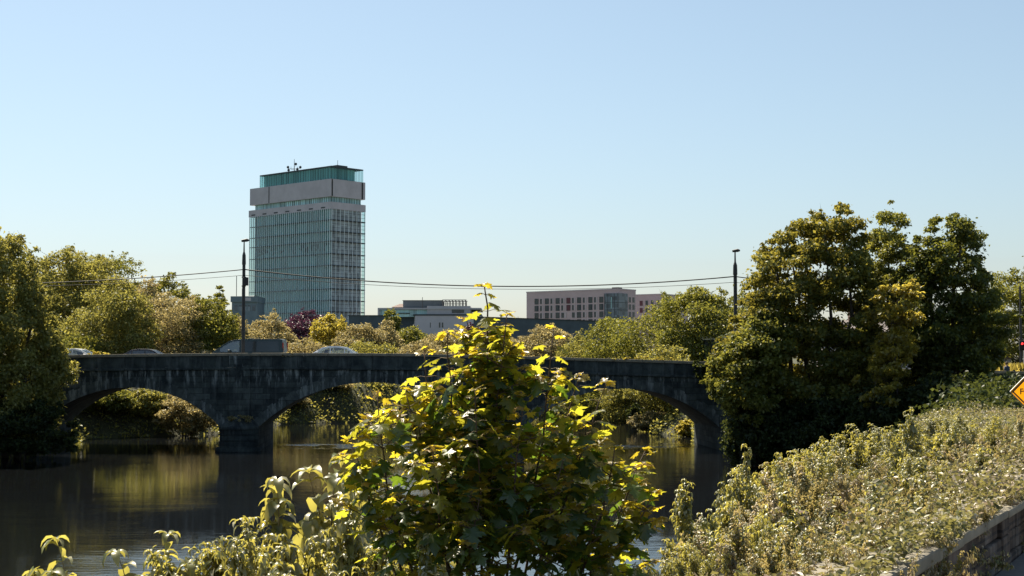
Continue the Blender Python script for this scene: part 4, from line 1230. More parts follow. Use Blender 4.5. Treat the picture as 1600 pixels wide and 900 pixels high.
P = np.stack([wx, wy, z + hh * rg.random(n) ** .7], 1)[keep]
P = P[P[:, 0] > .115 * P[:, 1]]
gap = np.sin(P[:, 0] * 2.6 + 1.5 * np.sin(P[:, 1] * .9)) + np.sin(P[:, 1] * 1.9 + P[:, 0]) < .1
P = P[~(gap & (rg.random(len(P)) < .75) & (P[:, 0] < WX0 + .5095 * P[:, 1] - .9))]
# the fringe hanging over the road-side edge of the coping
n2 = 26000
s2 = rg.uniform(8, 42, n2); o2 = rg.uniform(.16, .40, n2); z2 = np.where(o2 < .28, 4.07 + .14 * rg.random(n2), 4.16 - .5 * rg.random(n2) ** 1.3)
k2 = (np.sin(s2 * 1.7) + .6 * np.sin(s2 * 4.3 + 1) > -.7) & ~((s2 < 15) & (o2 > .27)) & ~((s2 > 10.2) & (s2 < 11.0))
P = np.concatenate([P, np.stack([WX0 + WDX * s2 + WDY * o2, WY0 + WDY * s2 - WDX * o2, z2], 1)[k2]])
m_ = len(P)
Dd = unit(np.concatenate([rg.normal(size=(m_, 2)), rg.uniform(-.5, .5, (m_, 1))], 1)); Nn = unit(rg.normal(size=(m_, 3)) * .8 + np.array([0, 0, .8]))
Ls = rg.uniform(.03, .065, m_)
o = link_mesh('bramble_cover', leaf_cards('bramble_cover', P, Nn, Dd, Ls, .55), M['leaf_cover'])
tag(o, 'cream and olive bramble leaves creeping over the bank and quay wall', 'ground cover', None, 'stuff')
# ------------------------------------------------------------------ the glass tower
def frame_from(px, Y, az):
    """near corner on the ground, and a matrix whose x runs along the west face, y along the east face"""
    c = at(px, 480, Y)
    u = Vector((-math.sin(az), math.cos(az), 0)); v = Vector((math.cos(az), math.sin(az), 0))
    Mx = Matrix(((u.x, v.x, 0, c.x), (u.y, v.y, 0, Y), (0, 0, 1, 0), (0, 0, 0, 1)))
    return c, Mx


class LB:
    """boxes in a building's own frame (u along one face, v along the other, z from sea level)"""

    def __init__(self, Mx, org):
        self.Mx, self.o, self.mb = Mx, org, MB()

    def box(self, u0, u1, v0, v1, z0, z1):
        P = [(u0, v0), (u1, v0), (u1, v1), (u0, v1)]
        w = [self.Mx @ Vector((a, b, 0)) - self.o for a, b in P]
        # the frame is left-handed, so turn the ring round
        w = w[::-1]
        self.mb.hexa([(p.x, p.y, z0 - self.o.z) for p in w], [(p.x, p.y, z1 - self.o.z) for p in w])
        return self

    def build(self, name, mat, parent, **k):
        return self.mb.build(name, mat, parent, **k)


TY = 435.0
C_, TM = frame_from(516, TY, math.radians(47.5))
torg = Vector((C_.x, C_.y, float(land(C_.x, C_.y))))
tower = empty('office_tower', torg)
tag(tower, 'tall teal glass office tower with grey concrete band and glazed top storey', 'building')
tz = lambda py: at(516, py, TY).z
LU, LV = 39.0, 13.6
zc0, zc1, zr1, zb1, zp1 = tz(326), tz(315), tz(306.5), tz(279), tz(258)
FL = [tz(y) for y in (325, 343, 361, 376.5, 396, 414.3, 433, 451, 469, 487, 505, 523)]
b = LB(TM, torg); b.box(1.5, LU - 1.9, 1.3, LV - 1.3, 2, zc0); b.build('glass_wall', M['teal_glass'], tower)
b = LB(TM, torg); b.box(.5, 1.48, 1.0, LV - 1.1, 2, zc0 - .02); b.build('end_wall', M['end_glass'], tower)
b = LB(TM, torg); b.box(LU - 1.88, LU - 1.3, 1.0, LV - 1.1, 2, zc0 - .02); b.build('end_wall', M['end_glass'], tower)
# floor edges seen behind the glass
b = LB(TM, torg)
for z in FL[1:]: b.box(1.3, LU - 2.1, 1.15, 1.298, z - .25, z + .25)
b.build('floor_edge', M['concrete'], tower)
# vertical fins and walkway rails of the outer skin
b = LB(TM, torg)
for k in range(41):
    u = .25 + k * (LU - .5) / 40
    zlo = 2 if u < 33.5 else tz(456)
    b.box(u - .07, u + .07, -.28, -.02, zlo, zc0)
b.build('fins', M['fin'], tower)
b = LB(TM, torg)
for k in range(9):
    v = .25 + k * (LV - .5) / 8
    b.box(-.28, -.02, v - .06, v + .06, 2, zc0)
b.build('fins', M['fin'], tower)
b = LB(TM, torg)
for i, z in enumerate(FL[1:]):
    b.box(.1, (33.6 if z < tz(458) else LU - .05), -.20, .98, z - .07, z + .07)
    b.box(-.20, .85, .1, LV - .05, z - .16, z + .16)
    for dz in (1.15, 2.3):
        b.box(-.15, -.08, .3, LV - .1, z + dz - .05, z + dz + .05)
b.build('walkway', M['transom'], tower)
b = LB(TM, torg)
b.box(.0, .04, LV - 1.3, LV, 2, zc0 - .01); b.box(.045, 33.5, .0, .04, 2, zc0 - .01); b.box(33.5, LU, 0, .04, tz(456), zc0 - .01)
b.build('glass_screen', M['skin_glass'], tower)
# a storey of open blinds, darker than the rest
rngb = random.Random(4)
for k in range(36):
    b = LB(TM, torg)
    u = 1.9 + k * 1.0
    if rngb.random() < .8:
        h = rngb.uniform(.3, 2.0)
        b.box(u, u + .55, 1.2, 1.27, FL[3] - .5 - h, FL[3] - .4); b.build('blind', M['transom'], tower)
for k in range(26):
    b = LB(TM, torg); u = 3 + rngb.random() * 33; z = rngb.choice(FL[3:4]) - rngb.uniform(1.6, 3.0)
    b.box(u, u + rngb.uniform(.4, 1.0), 1.16, 1.195, z, z + rngb.uniform(.4, .9)); b.build('open_window', M['black'], tower)
# the grey concrete crown
b = LB(TM, torg); b.box(-.1, LU + .4, -.1, LV + .1, zc0, zc1); b.build('cornice', M['concrete'], tower)
for k in range(7):
    b = LB(TM, torg); u = 2.5 + k * 5.6
    b.box(u, u + 1.9, -.14, -.102, zc0 + .35, zc0 + .75); b.build('cornice_slot', M['transom'], tower)
b = LB(TM, torg); b.box(.9, LU - 1.6, .9, LV - 1.0, zc1, zr1); b.build('recessed_glazing', M['teal_deep'], tower)
b = LB(TM, torg)
for k in range(37): b.box(.95 + k * 1.0, 1.03 + k * 1.0, .82, .898, zc1, zr1)
for k in range(12): b.box(.82, .898, .95 + k * 1.0, 1.03 + k * 1.0, zc1, zr1)
b.build('mullions', M['transom'], tower)
b = LB(TM, torg); b.box(0, LU, 0, LV, zr1, zb1); b.build('concrete_band', M['concrete'], tower)
b = LB(TM, torg); b.box(29.2, 29.6, -.03, .02, zr1 + .1, zb1 - .1); b.box(-.03, .02, .25, .75, zr1 + .1, zb1 - .1); b.box(-.03, .02, LV - 1.5, LV - .9, zr1 + .1, zb1 - .1)
b.build('band_joint', M['black'], tower)
# glazed top storey, see-through at its corners
pu0, pu1, pv0, pv1 = .7, 35.0, .7, LV - .2
b = LB(TM, torg); b.box(pu0 + 1.4, pu1 - 1.6, pv0 + .5, pv1 - 2.2, zb1, zp1 - .4); b.build('top_storey', M['teal_deep'], tower)
b = LB(TM, torg); b.box(pu0, pu1, pv0, pv1, zp1 - .35, zp1); b.build('roof_slab', M['concrete_dark'], tower)
b = LB(TM, torg); b.box(pu0, pu1, pv0, pv0 + .04, zb1, zp1 - .36); b.box(pu0, pu0 + .04, pv0 + .05, pv1, zb1, zp1 - .36); b.box(pu1 - .04, pu1, pv0 + .05, pv1, zb1, zp1 - .36)
b.build('glass_screen', M['skin_glass'], tower)
b = LB(TM, torg)
for k in range(30): b.box(pu0 + .1 + k * 1.17, pu0 + .2 + k * 1.17, pv0 - .06, pv0 - .004, zb1, zp1 - .36)
for k in range(11): b.box(pu0 - .06, pu0 - .004, pv0 + .1 + k * 1.2, pv0 + .18 + k * 1.2, zb1, zp1 - .36)
b.build('mullions', M['transom'], tower)
b = LB(TM, torg); b.box(2.5, 5.5, 4.6, 8.6, zp1 + .002, zp1 + .75); b.build('roof_plant', M['concrete_dark'], tower)
# aerials
mast = MB(); q = TM @ Vector((21.5, 3.5, 0)); mx_, my_ = q.x - torg.x, q.y - torg.y; z0 = zp1 - torg.z
mast.tube([(mx_, my_, z0), (mx_, my_, z0 + 4.2)], [.14, .05], 6)
for dx, h in ((-1.9, 1.2), (1.9, 1.2), (-1.0, .9), (1.0, .9), (.5, 2.0)):
    mast.tube([(mx_, my_, z0 + h), (mx_ + dx, my_, z0 + h), (mx_ + dx, my_, z0 + h + .9)], .06, 5)
mo = mast.build('aerial_mast', M['pole_grey'], tower)
for dx, h in ((-1.9, 1.6), (-1.7, .7), (1.9, 1.6), (.5, 2.6), (1.0, 1.0)):
    d = MB(); d.tube([(mx_ + dx, my_ - .25, z0 + h), (mx_ + dx, my_ - .05, z0 + h), (mx_ + dx, my_ + .15, z0 + h)], [.42, .34, .08], 10)
    d.build('dish', M['pole_grey'], mo)
d = MB(); q = TM @ Vector((4, 6, 0)); d.tube([(q.x - torg.x, q.y - torg.y, z0 + .7), (q.x - torg.x, q.y - torg.y, z0 + 2.4)], .07, 5); d.build('aerial_mast', M['pole_grey'], tower)

# ------------------------------------------------------------------ low block beside the tower
def simple_block(name, label, px0, px1, Y, depth, group=None):
    a, b_ = at(px0, 500, Y), at(px1, 500, Y)
    r = empty(name, ((a.x + b_.x) / 2, Y, float(land((a.x + b_.x) / 2, Y))))
    tag(r, label, 'building', group)
    return r, (a.x - r.location.x), (b_.x - r.location.x), (lambda py: at(800, py, Y).z - r.location.z), (lambda px: at(px, 500, Y).x - r.location.x)


r, xa, xb, Z, X = simple_block('office_block', 'low flat-roofed grey-blue block at the foot of the glass tower', 362, 402, 420, 12)
mb = MB(); mb.box(xa, xb, 0, 12, -1, Z(472)); mb.build('wall', M['render_blue'], r)
mb = MB(); mb.box(xa - .3, xb + .2, -.4, 12.2, Z(472) + .002, Z(463)); mb.build('roof_storey', M['render_blue'], r)
mb = MB(); mb.box(X(380), X(392), -.44, -.402, Z(470), Z(465)); mb.build('window', M['render_white'], r)
for k in range(5):
    mb = MB(); mb.box(X(366 + k * 7), X(371 + k * 7), -.03, -.002, Z(486), Z(477)); mb.build('window', M['slate_glass'], r)
mb = MB(); mb.tube([(X(375), 3, Z(462)), (X(375), 3, Z(450))], .1, 5); mb.build('aerial_mast', M['pole_grey'], r)
mb = MB(); mb.tube([(X(366), 3, Z(462)), (X(366), 3, Z(430))], .1, 5); mb.build('aerial_mast', M['pole_grey'], r)

# ------------------------------------------------------------------ the stepped office block in the middle
r, xa, xb, Z, X = simple_block('office_block', 'stepped pale office block with teal ribbon windows and open steel roof frame', 590, 760, 400, 30)
mb = MB(); mb.box(X(593), X(648), 3, 26, -1, Z(495)); mb.build('lower_wall', M['navy_clad'], r)
mb = MB(); mb.hexa([(X(641), 2.9, -1), (X(649), -.5, -1), (X(649), 20, -1), (X(641), 20, -1)], [(X(646.5), 2.9, Z(493)), (X(649), -.5, Z(493)), (X(649), 20, Z(493)), (X(646.5), 20, Z(493))]); mb.build('splayed_wall', M['concrete_pale'], r)
mb = MB(); mb.box(X(649), X(752), -.6, 22, -1, Z(493.3)); mb.build('white_wall', M['render_white'], r)
mb = MB(); mb.box(X(646), X(752.5), -.75, 22.1, Z(493.2), Z(491)); mb.build('wall_coping', M['concrete_dark'], r)
mb = MB(); mb.box(X(590), X(752), 0, 24, Z(483.5), Z(481)); mb.box(X(590), X(592.8), 0, 24, Z(495), Z(483.6)); mb.build('roof_slab', M['concrete_pale'], r)
mb = MB(); mb.box(X(593), X(667), .8, 22, Z(494.9), Z(483.6)); mb.build('ribbon_window', M['teal_deep'], r)
mb = MB()
for k in range(26): mb.box(X(594 + k * 2.9), X(594.5 + k * 2.9), .72, .797, Z(494.9), Z(483.6))
mb.build('mullions', M['fin'], r)
mb = MB(); mb.box(X(622), X(640), .3, .7, Z(490), Z(488.6)); mb.build('canopy', M['transom'], r)
mb = MB(); mb.box(X(667.3), X(735), .2, 22, Z(490.8), Z(478)); mb.build('upper_wall', M['concrete_pale'], r)
mb = MB(); mb.box(X(706), X(725), .14, .197, Z(489), Z(483)); mb.build('window', M['dark_glass'], r)
mb = MB(); mb.box(X(627), X(689), 6, 20, Z(480.9), Z(468.6)); mb.build('roof_plant_room', M['navy_clad'], r)
mb = MB(); mb.box(X(626.3), X(689.5), 5.8, 20.2, Z(468.5), Z(467.6)); mb.build('plant_room_roof', M['concrete_dark'], r)
mb = MB(); mb.tube([(X(658), 5.5, Z(480)), (X(658), 5.5, Z(463))], .08, 5); mb.build('aerial_mast', M['pole_grey'], r)
mb = MB()
for k in range(8):
    x = X(690 + k * 5.2)
    mb.box(x - .12, x + .12, 5, 5.24, Z(478), Z(468)); mb.box(x - .12, x + .12, 14, 14.24, Z(478), Z(468))
    mb.box(x - .1, x + .1, 5.25, 13.99, Z(469.3), Z(468.2))
mb.box(X(689.6), X(728), 4.9, 5.3, Z(468), Z(466.9)); mb.box(X(689.6), X(728), 13.9, 14.3, Z(468), Z(466.9)); mb.box(X(689.6), X(728), 4.95, 5.25, Z(474), Z(473.3))
mb.build('roof_frame', M['transom'], r)
for px in (672, 686, 690.5):
    mb = MB(); mb.box(X(px), X(px + 2.3 if px > 680 else px + 1.2), -.64, -.602, Z(512), Z(504)); mb.build('window', M['dark_glass'], r)
# a hipped brown roof showing behind it
r, xa, xb, Z, X = simple_block('hipped_house', 'small brown hipped roof behind the stepped office block', 614, 640, 440, 10)
mb = MB(); mb.box(xa, xb, 0, 9, -1, Z(480)); mb.build('wall', M['render_white'], r)
mb = MB(); e = .5
mb.add([(xa - e, -e, Z(480)), (xb + e, -e, Z(480)), (xb + e, 9 + e, Z(480)), (xa - e, 9 + e, Z(480)), (xa + 1.6, 4.5, Z(474)), (xb - 1.6, 4.5, Z(474))], [(0, 1, 5, 4), (1, 2, 5), (2, 3, 4, 5), (3, 0, 4), (3, 2, 1, 0)])
mb.build('roof', M['roof_brown'], r)

# ------------------------------------------------------------------ the long navy shed
r, xa, xb, Z, X = simple_block('long_shed', 'long low navy-clad shed running below the pink building', 740, 978, 345, 18)
mb = MB(); mb.hexa([(xa, 0, -1), (xb, 0, -1), (xb, 16, -1), (xa, 16, -1)], [(xa, 0, Z(494.5)), (xb, 0, Z(503)), (xb, 16, Z(503)), (xa, 16, Z(494.5))]); mb.build('wall', M['navy_clad'], r)
mb = MB(); mb.hexa([(xa, -.25, Z(495)), (xb, -.25, Z(503.5)), (xb, -.004, Z(503.5)), (xa, -.004, Z(495))], [(xa, -.25, Z(494.2)), (xb, -.25, Z(502.7)), (xb, -.004, Z(502.7)), (xa, -.004, Z(494.2))]); mb.build('gutter', M['black'], r)
r, xa, xb, Z, X = simple_block('long_shed', 'navy-clad shed wall showing between the glass tower and the stepped block', 545, 598, 380, 18)
mb = MB(); mb.box(xa, xb, 0, 12, -1, Z(493.5)); mb.build('wall', M['navy_clad'], r)
mb = MB(); mb.box(xa - .2, xb + .2, -.25, 12.2, Z(493.4), Z(492.4)); mb.build('roof_edge', M['concrete_dark'], r)

# ------------------------------------------------------------------ the pink building and its wing
def pink(px, Y, az, LU_, LV_, ytop, label, bay):
    c, Mx = frame_from(px, Y, math.radians(az))
    org = Vector((c.x, c.y, float(land(c.x, c.y))))
    root = empty('apartment_building', org); tag(root, label, 'building')
    z = lambda py: at(px, py, Y).z
    b = LB(Mx, org); b.box(0, LU_, 0, LV_, 2, z(ytop)); b.build('wall', M['pink'], root)
    b = LB(Mx, org); b.box(-.12, LU_ + .12, -.12, LV_ + .12, z(ytop) + .002, z(ytop) + .5); b.build('roof_edge', M['pink_grey'], root)
    return root, Mx, org, z


root, Mx, org, z = pink(966, 590, 52.5, 46.0, 13.0, 452.6, 'four-storey pink apartment building with rows of tall windows and dark glass corner', True)
rows = [(463.2, 471.6), (474.6, 483), (486.4, 494.8), (498, 506)]
cols = [165, 217, 268, 321, 375, 429, 483, 536, 590, 645, 703, 757, 812]
Pm = Mx.inverted()
# each column's place along the face, found on the face itself
def u_on(px, Y0, az, cpx):
    c = at(cpx, 480, Y0); az = math.radians(az); k = (px - CX) / (F * cp)
    # c.x - u sin = k (Y0 + u cos)
    return (c.x - k * Y0) / (math.sin(az) + k * math.cos(az))


for ri, (ya, yb) in enumerate(rows):
    for ci, cx_ in enumerate(cols):
        p0 = 810 + cx_ / 6.4; p1 = p0 + 5.4
        if ri == 2 and ci in (5, 7): p1 += 2.6
        if ri == 2 and ci == 6: continue
        u1, u0 = u_on(p0, 590, 52.5, 966), u_on(p1, 590, 52.5, 966)
        mid = LB(Mx, org)
        red = ci == 6 and ri < 2
        mid.box(u0, u1, -.03, -.004, z(yb), z(ya))
        w = mid.build('window', M['maroon'] if red else M['dark_glass'], root)
        fr = LB(Mx, org)
        fr.box(u0 - .12, u0 - .002, -.10, -.004, z(yb) - .1, z(ya) + .1); fr.box(u1 + .002, u1 + .12, -.10, -.004, z(yb) - .1, z(ya) + .1)
        fr.box(u0, u1, -.10, -.004, z(ya) + .002, z(ya) + .12); fr.box(u0, u1, -.10, -.004, z(yb) - .12, z(yb) - .002)
        if not red and (ci % 2 or ri == 1): fr.box(u0 + (u1 - u0) * .05, u0 + (u1 - u0) * .45, -.06, -.034, z(yb), z(ya))
        fr.build('frame', M['pink_grey'] if ci % 2 else M['concrete_dark'], w)
bu = u_on(945, 590, 52.5, 966)
b = LB(Mx, org); b.box(-.35, bu, -.35, 6.5, 2, z(458)); b.build('glass_bay', M['slate_glass'], root)
b = LB(Mx, org); b.box(bu * .44, bu * .52, -.42, -.352, z(482), z(464)); b.build('bay_strip', M['teal_deep'], root)
b = LB(Mx, org)
for k in range(5): b.box(bu * k / 4 - .06 if k else -.35, bu * k / 4 + .06 if k else -.25, -.44, -.352, 2, z(458))
for y in (472.5, 484, 496): b.box(-.35, bu, -.42, -.36, z(y) - .1, z(y) + .1); b.box(-.42, -.36, -.35, 6.5, z(y) - .1, z(y) + .1)
b.build('bay_frame', M['transom'], root)
for v0 in (7.6, 10.3):
    for ya, yb in rows[:3]:
        b = LB(Mx, org); b.box(-.03, -.004, v0, v0 + 1.7, z(yb), z(ya)); w = b.build('window', M['dark_glass'], root)
        b = LB(Mx, org); b.box(-.08, -.004, v0 - .1, v0 - .002, z(yb), z(ya)); b.box(-.08, -.004, v0 + 1.702, v0 + 1.8, z(yb), z(ya)); b.build('frame', M['pink_grey'], w)
b = LB(Mx, org); b.box(2, 5, 3, 6, z(452.6) + .5, z(452.6) + 1.2); b.build('roof_plant', M['concrete_dark'], root)
root, Mx, org, z = pink(1032, 660, 52.5, 26.0, 24.0, 460.5, 'smaller pink wing partly hidden behind the sunlit hawthorn', False)
for ya, yb in ((469, 477), (480.5, 488)):
    for k, cx_ in enumerate((1212, 1270, 1325, 1385)):
        p0 = 810 + cx_ / 6.4; p1 = p0 + (5 if k == 0 else 4)
        u1, u0 = u_on(p0, 660, 52.5, 1032), u_on(p1, 660, 52.5, 1032)
        b = LB(Mx, org); b.box(u0, u1, -.03, -.004, z(yb), z(ya)); w = b.build('window', M['maroon'] if k == 0 else M['dark_glass'], root)
        b = LB(Mx, org); b.box(u0 - .15, u0 - .002, -.1, -.004, z(yb), z(ya)); b.build('frame', M['pink_grey'], w)

# ------------------------------------------------------------------ pale houses behind the big trees
def house(px0, px1, Y, yeave, yridge, label, wall, roof, wins):
    r, xa, xb, Z, X = simple_block('gabled_house', label, px0, px1, Y, 9)
    mb = MB(); mb.box(xa, xb, 0, 8, -1, Z(yeave)); mb.build('wall', M[wall], r)
    mb = MB(); e = .4; zE, zR = Z(yeave), Z(yridge)
    mb.add([(xa - e, -e, zE), (xb + e, -e, zE), (xb + e, 8 + e, zE), (xa - e, 8 + e, zE), (xa + 2.2, 4, zR), (xb - 2.2, 4, zR)], [(0, 1, 5, 4), (1, 2, 5), (2, 3, 4, 5), (3, 0, 4), (3, 2, 1, 0)])
    ro = mb.build('roof', M[roof], r)
    mb = MB(); mb.box(xa + 2.6, xa + 3.4, 3.6, 4.4, zR - 1.2, zR + .8); mb.build('chimney', M['roof_brown'], ro)
    for px, ya, yb, w in wins:
        mb = MB(); mb.box(X(px), X(px) + w, -.03, -.003, Z(yb), Z(ya)); wo = mb.build('window', M['dark_glass'], r)
        mb = MB(); mb.box(X(px) - .08, X(px) + w + .08, -.10, -.004, Z(yb) - .12, Z(yb) - .004); mb.build('sill', M['concrete_pale'], wo)
    return r


house(1296, 1436, 128, 524, 498, 'pale pinkish house glimpsed between the trunks of the broad sycamore', 'render_white', 'roof_slate',
      [(1306, 530, 548, 1.0), (1330, 530, 548, 1.0), (1362, 530, 548, 1.0), (1398, 530, 548, 1.0), (1418, 530, 548, 1.0)])
house(1524, 1578, 150, 561, 548, 'low bungalow with brown-grey hipped roof beyond the sunlit grass', 'render_white', 'roof_brown', [(1534, 563, 572, 1.0), (1556, 563, 572, 1.0)])
# flat-roofed kiosk beyond the bridge end
r, xa, xb, Z, X = simple_block('flat_roofed_kiosk', 'flat white-edged roof of a dark kiosk half hidden by the spreading tree', 1098, 1136, 115, 3)
mb = MB(); mb.box(xa + .2, xb - .2, .3, 3, -.3, Z(531)); mb.build('wall', M['concrete_dark'], r)
mb = MB(); mb.box(xa, xb, 0, 3.2, Z(530.9), Z(526)); mb.build('roof', M['paint_white'], r)
mb = MB(); mb.box(X(1115), X(1126), .24, .297, Z(536), Z(532)); mb.build('window', M['slate_glass'], r)
# ------------------------------------------------------------------ vehicles on the bridge
def paint_mat(name, col, rough=.28):
    m, nt, out = new_mat(name)
    p = N(nt, 'ShaderNodeBsdfPrincipled', Roughness=rough); p.inputs['Base Color'].default_value = (*col, 1)
    p.inputs['Coat Weight'].default_value = .6 if rough < .4 else .1; p.inputs['Coat Roughness'].default_value = .08
    tc = N(nt, 'ShaderNodeTexCoord'); nz = N(nt, 'ShaderNodeTexNoise', Scale=2.5, Detail=5.0)
    nt.links.new(tc.outputs['Object'], nz.inputs['Vector'])
    r = ramp(nt, [(.3, tuple(c * .8 for c in col)), (.7, tuple(min(1, c * 1.1) for c in col))], nz.outputs['Fac'])
    nt.links.new(r.outputs['Color'], p.inputs['Base Color'])
    nt.links.new(p.outputs['BSDF'], out.inputs['Surface'])
    return m


M['van_paint'] = paint_mat('van_paint', (.020, .042, .050), .45)
M['car_white'] = paint_mat('car_white', (.72, .74, .76))
M['car_silver'] = paint_mat('car_silver', (.78, .80, .83))
M['car_dark'] = paint_mat('car_dark', (.035, .03, .035))
m, nt, out = new_mat('car_glass')
t_ = N(nt, 'ShaderNodeBsdfTransparent'); t_.inputs['Color'].default_value = (.5, .56, .55, 1)
g_ = N(nt, 'ShaderNodeBsdfGlossy', Roughness=.04); x_ = N(nt, 'ShaderNodeMixShader', Fac=.22)
nt.links.new(t_.outputs[0], x_.inputs[1]); nt.links.new(g_.outputs[0], x_.inputs[2]); nt.links.new(x_.outputs[0], out.inputs['Surface'])
M['car_glass'] = m
M['lamp_clear'] = plain('lamp_clear', (.6, .6, .6), .1)
M['lamp_red'] = plain('lamp_red', (.35, .02, .02), .15)
M['seat_dark'] = plain('seat_dark', (.03, .03, .035), .8)
M['skin'] = plain('skin', (.42, .26, .19), .6, var=.08)


def vehicle(name, label, loc, yaw, low, roof, hw, tumble, zb, ztop, paint, windows, screens, wheels, wr, group='vehicles crossing the bridge'):
    """low: side outline up to the belt line; roof: outline from the belt up; both as (x forward, z). hw: half width at the belt.
    windows: side glass outlines; screens: (x0, z0, x1, z1) of the front and rear glass"""
    root = empty(name, loc, yaw); tag(root, label, name.split('_')[-1] if name != 'panel_van' else 'van', group)

    def W(z):
        return hw if z <= zb else hw - tumble * (z - zb) / (ztop - zb)
    body = MB()
    n = len(low)
    V = [(x, -W(z) * (.97 if z < .45 else 1), z) for x, z in low] + [(x, W(z) * (.97 if z < .45 else 1), z) for x, z in low]
    body.add(V, [tuple(range(n)), tuple(range(2 * n - 1, n - 1, -1))] + [(i, n + i, n + (i + 1) % n, (i + 1) % n) for i in range(n)])
    bo = body.build('body', M[paint], root, bevel=.03)
    # cabin: pillars and roof as a shell of thick strips so one can look through
    gh = MB()
    k = len(roof)
    for i in range(k - 1):                              # the top edge, front to rear, leaving the screens open
        (x0, z0), (x1, z1) = roof[i], roof[i + 1]
        isglass = any(abs(s[0] - x0) < 1e-6 and abs(s[1] - z0) < 1e-6 for s in screens)
        th = .05
        if not isglass:
            gh.hexa([(x0, -W(z0), z0 - th), (x1, -W(z1), z1 - th), (x1, W(z1), z1 - th), (x0, W(z0), z0 - th)], [(x0, -W(z0), z0), (x1, -W(z1), z1), (x1, W(z1), z1), (x0, W(z0), z0)])
        else:
            for s in (-1, 1):
                a0, a1 = W(z0), W(z1)
                gh.hexa([(x0, s * a0, z0 - th), (x1, s * a1, z1 - th), (x1, s * (a1 - .07), z1 - th), (x0, s * (a0 - .07), z0 - th)][::s], [(x0, s * a0, z0 + .004), (x1, s * a1, z1 + .004), (x1, s * (a1 - .07), z1 + .004), (x0, s * (a0 - .07), z0 + .004)][::s])
    gh.build('roof', M[paint], root, bevel=.012)
    # sides above the belt with window openings: solid pieces between the windows
    for s in (-1, 1):
        sd_ = MB()
        cuts = [roof[0][0]] + [x for w in windows for x in (w[0], w[1])] + [roof[-1][0]]

        def ztop_at(x):
            return float(np.interp(-x, [-p[0] for p in roof], [p[1] for p in roof]))
        step = .06
        x = roof[0][0]
        while x > roof[-1][0] + 1e-6:
            x2 = max(x - step, roof[-1][0])
            xm_ = (x + x2) / 2
            za, zb_ = ztop_at(x), ztop_at(x2)
            inw = any(w[1] <= xm_ <= w[0] for w in windows)
            zl = zb - .01
            def q(xx, z, o): return (xx, s * (W(z) - o), z)
            def slab(xa_, xb__, l0, l1, h0, h1):
                P = [q(xa_, l0, 0), q(xb__, l1, 0), q(xb__, h1, 0), q(xa_, h0, 0)]; P2 = [q(xa_, l0, .05), q(xb__, l1, .05), q(xb__, h1, .05), q(xa_, h0, .05)]
                if s < 0: P, P2 = P, P2
                sd_.add(P + P2, [(0, 3, 2, 1), (4, 5, 6, 7), (0, 1, 5, 4), (1, 2, 6, 5), (2, 3, 7, 6), (3, 0, 4, 7)])
            if inw:
                if za - .11 > zl and zb_ - .11 > zl:
                    slab(x, x2, za - .10, zb_ - .10, za - .002, zb_ - .002); slab(x, x2, zl, zl, zl + .05, zl + .05)
                else: slab(x, x2, zl, zl, max(za, zl + .01), max(zb_, zl + .01))
            else: slab(x, x2, zl, zl, max(za - .002, zl + .01), max(zb_ - .002, zl + .01))
            x = x2
        sd_.build('side_panel', M[paint], root)
        for w in windows:
            if len(w) > 2 and w[2] == 'panel':
                continue
            wm = MB(); xs_ = np.linspace(w[0], w[1], 6); P = []
            for xx in xs_: P.append((xx, zb + .04))
            for xx in xs_[::-1]: P.append((xx, max(ztop_at(xx) - .095, zb + .045)))
            wm.add([(a_, s * (W(b_) - .02), b_) for a_, b_ in P], [tuple(range(len(P)))])
            wm.build('window', M['car_glass'], root)
    for (x0, z0, x1, z1) in screens:
        wm = MB(); a0, a1 = W(z0) - .06, W(z1) - .06
        wm.add([(x0, -a0, z0 - .01), (x0, a0, z0 - .01), (x1, a1, z1 - .01), (x1, -a1, z1 - .01)], [(0, 1, 2, 3)])
        wm.build('windscreen' if x0 > x1 and x0 > .5 and screens.index((x0, z0, x1, z1)) == 0 else 'rear_window', M['car_glass'], root)
    for x in (wheels[0] - .1, ):
        st = MB()
        for s in (-.38, .38): st.box(x - .95, x - .45, s - .22, s + .22, .35, zb - .12); st.hexa([(x - 1.02, s - .22, zb - .2), (x - .9, s - .22, zb - .2), (x - .9, s + .22, zb - .2), (x - 1.02, s + .22, zb - .2)], [(x - 1.14, s - .2, zb + .3), (x - 1.05, s - .2, zb + .3), (x - 1.05, s + .2, zb + .3), (x - 1.14, s + .2, zb + .3)])
        st.build('front_seats', M['seat_dark'], root)
    for x in wheels:
        for s in (-1, 1):
            wl = MB(); yo = s * (hw - .10)
            wl.tube([(x, yo - .11, wr), (x, yo - .09, wr), (x, yo + .09, wr), (x, yo + .11, wr)], [wr * .93, wr, wr, wr * .93], 24)
            w0 = wl.build('wheel', M['rubber'], root)
            rm = MB(); rm.tube([(x, yo + s * .105, wr), (x, yo + s * .125, wr)], [wr * .62, wr * .55], 16); rm.build('rim', M['car_silver'], w0)
    xf, xr = max(p[0] for p in low), min(p[0] for p in low)
    for s in (-1, 1):
        h = MB(); h.box(xf - .22, xf - .01, s * hw * .78 - .16, s * hw * .78 + .16, .62, .78); h.build('headlight', M['lamp_clear'], root, bevel=.02)
        h = MB(); h.box(xr - .012, xr + .1, s * hw * .86 - .09, s * hw * .86 + .09, .68, .95); h.build('tail_light', M['lamp_red'], root, bevel=.02)
        h = MB(); h.box(wheels[0] - .75, wheels[0] - .58, s * (hw + .12) - .1, s * (hw + .12) + .1, zb - .02, zb + .16); h.build('wing_mirror', M[paint], root, bevel=.03)
    return root


def deckz(x): return zpar(x) - .975


